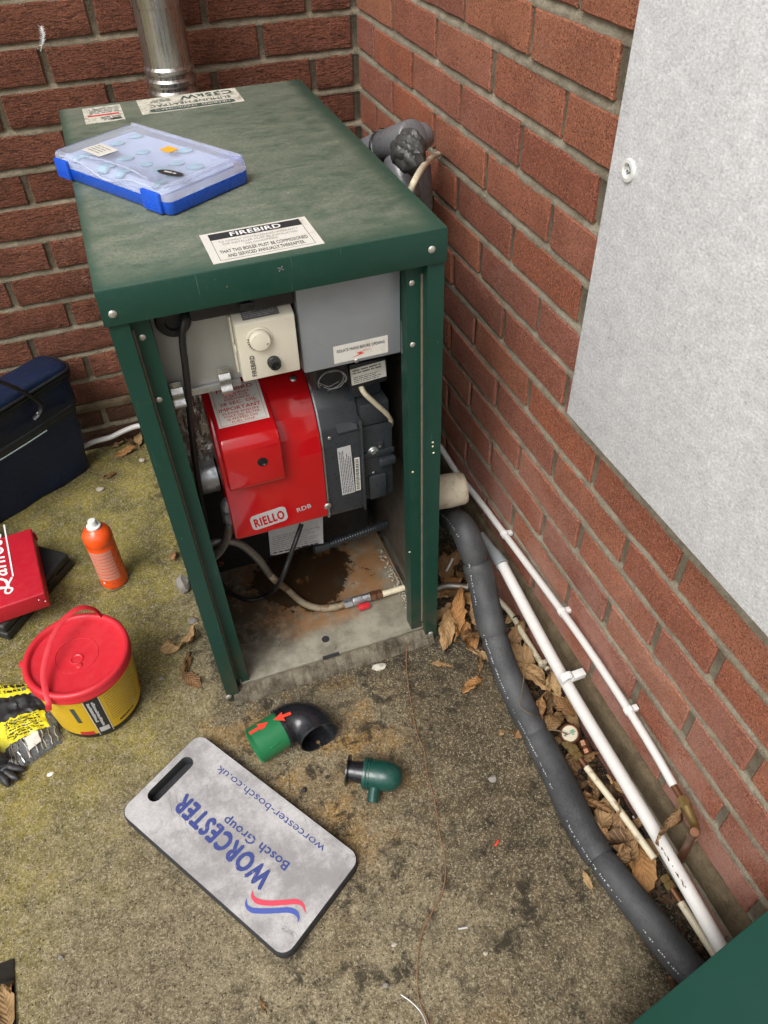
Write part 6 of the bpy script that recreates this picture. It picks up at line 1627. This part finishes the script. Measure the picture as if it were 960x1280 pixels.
stone((-0.4851, -1.5024, 0.0010), .0048, 'pale flat chip left of the long root', 'pale_stone', 18, (1.2, .7, .4))
bm = nb(); ob(bm, frame((-0.2566, -1.4124, 0.0030), (.7, .45, 0), (0, 0, 1)), (.012, .0045, .004), .001)
tag(rebase(obj('plastic_scrap', bm, 'red_mark'), (-0.2566, -1.4124, 0.0030)), 'tiny red plastic scrap on the dark concrete', 'scrap')
bm = nb(); tube(bm, [(-0.3776, -1.5170, 0.0020), (-0.3630, -1.5199, 0.0020)], .0018, 6, 1); tag(rebase(obj('wire_offcut', bm, 'wire'), (-0.3709, -1.5182, 0.0020)), 'tiny silver wire offcut on the concrete', 'scrap')
bm = nb(); tube(bm, [(-0.0949, -0.8099, 0.0300), (-0.0729, -0.7947, 0.0500)], .0028, 8, 1); tag(rebase(obj('white_peg', bm, 'white'), (-0.0839, -0.8023, 0.0400)), 'white plastic peg stuck among the leaves behind the boiler post', 'peg')
bm = nb(); tube(bm, [(-0.0117, -1.4599, 0.0200), (-0.0121, -1.4707, 0.0200), (-0.0188, -1.4759, 0.0200), (-0.0233, -1.4727, 0.0200)], .0016, 6, 4); tag(rebase(obj('white_hook', bm, 'white'), (-0.0147, -1.4697, 0.0200)), 'small white plastic hook lying under the white pipe', 'scrap')
bm = nb(); tube(bm, [(-0.1572, -0.8708, 0.0550), (-0.1186, -0.8716, 0.0560), (-0.0779, -0.8905, 0.0540)], .0075, 12, 6); tag(rebase(obj('snake_hose', bm, 'hose'), (-0.1186, -0.8716, 0.0560)), 'grey mottled hose end running from the boiler to the black pipe', 'hose')
bm = nb(); tube(bm, [(-0.2477, -0.9479, 0.0120), (-0.2728, -1.0102, 0.0040), (-0.2951, -1.0947, 0.0030), (-0.3081, -1.1579, 0.0030), (-0.3097, -1.1999, 0.0030), (-0.3228, -1.2482, 0.0030), (-0.3296, -1.2997, 0.0030), (-0.3446, -1.3579, 0.0030), (-0.3561, -1.4137, 0.0030), (-0.3797, -1.4548, 0.0030), (-0.4086, -1.4781, 0.0030), (-0.4353, -1.5011, 0.0030), (-0.4581, -1.5369, 0.0030), (-0.4757, -1.5843, 0.0030), (-0.4751, -1.6188, 0.0030), (-0.4707, -1.6587, 0.0030)], lambda t: .0009 if .0 <= t < .55 else .0011, 6, 8)
tag(rebase(obj('root_strand', bm, 'root'), (-0.3327, -1.3148, 0.0030)), 'long thin reddish root trailing down the concrete', 'root')
bm = nb(); tube(bm, [(-0.5007, -1.5727, 0.0030), (-0.4884, -1.5891, 0.0040), (-0.4792, -1.6094, 0.0030), (-0.4787, -1.6340, 0.0030)], .0012, 6, 8); tag(rebase(obj('grey_wire', bm, 'wire'), (-0.4884, -1.5891, 0.0040)), 'short curved grey wire at the bottom edge of the concrete', 'wire')
bm = nb(); tube(bm, [(-0.8521, -0.5600, 0.0020), (-0.8355, -0.5621, 0.0030), (-0.8147, -0.5561, 0.0020)], .0018, 6, 5); tag(rebase(obj('twig', bm, 'twig'), (-0.8355, -0.5621, 0.0030)), 'short dry twig at the foot of the orange bottle', 'twig')
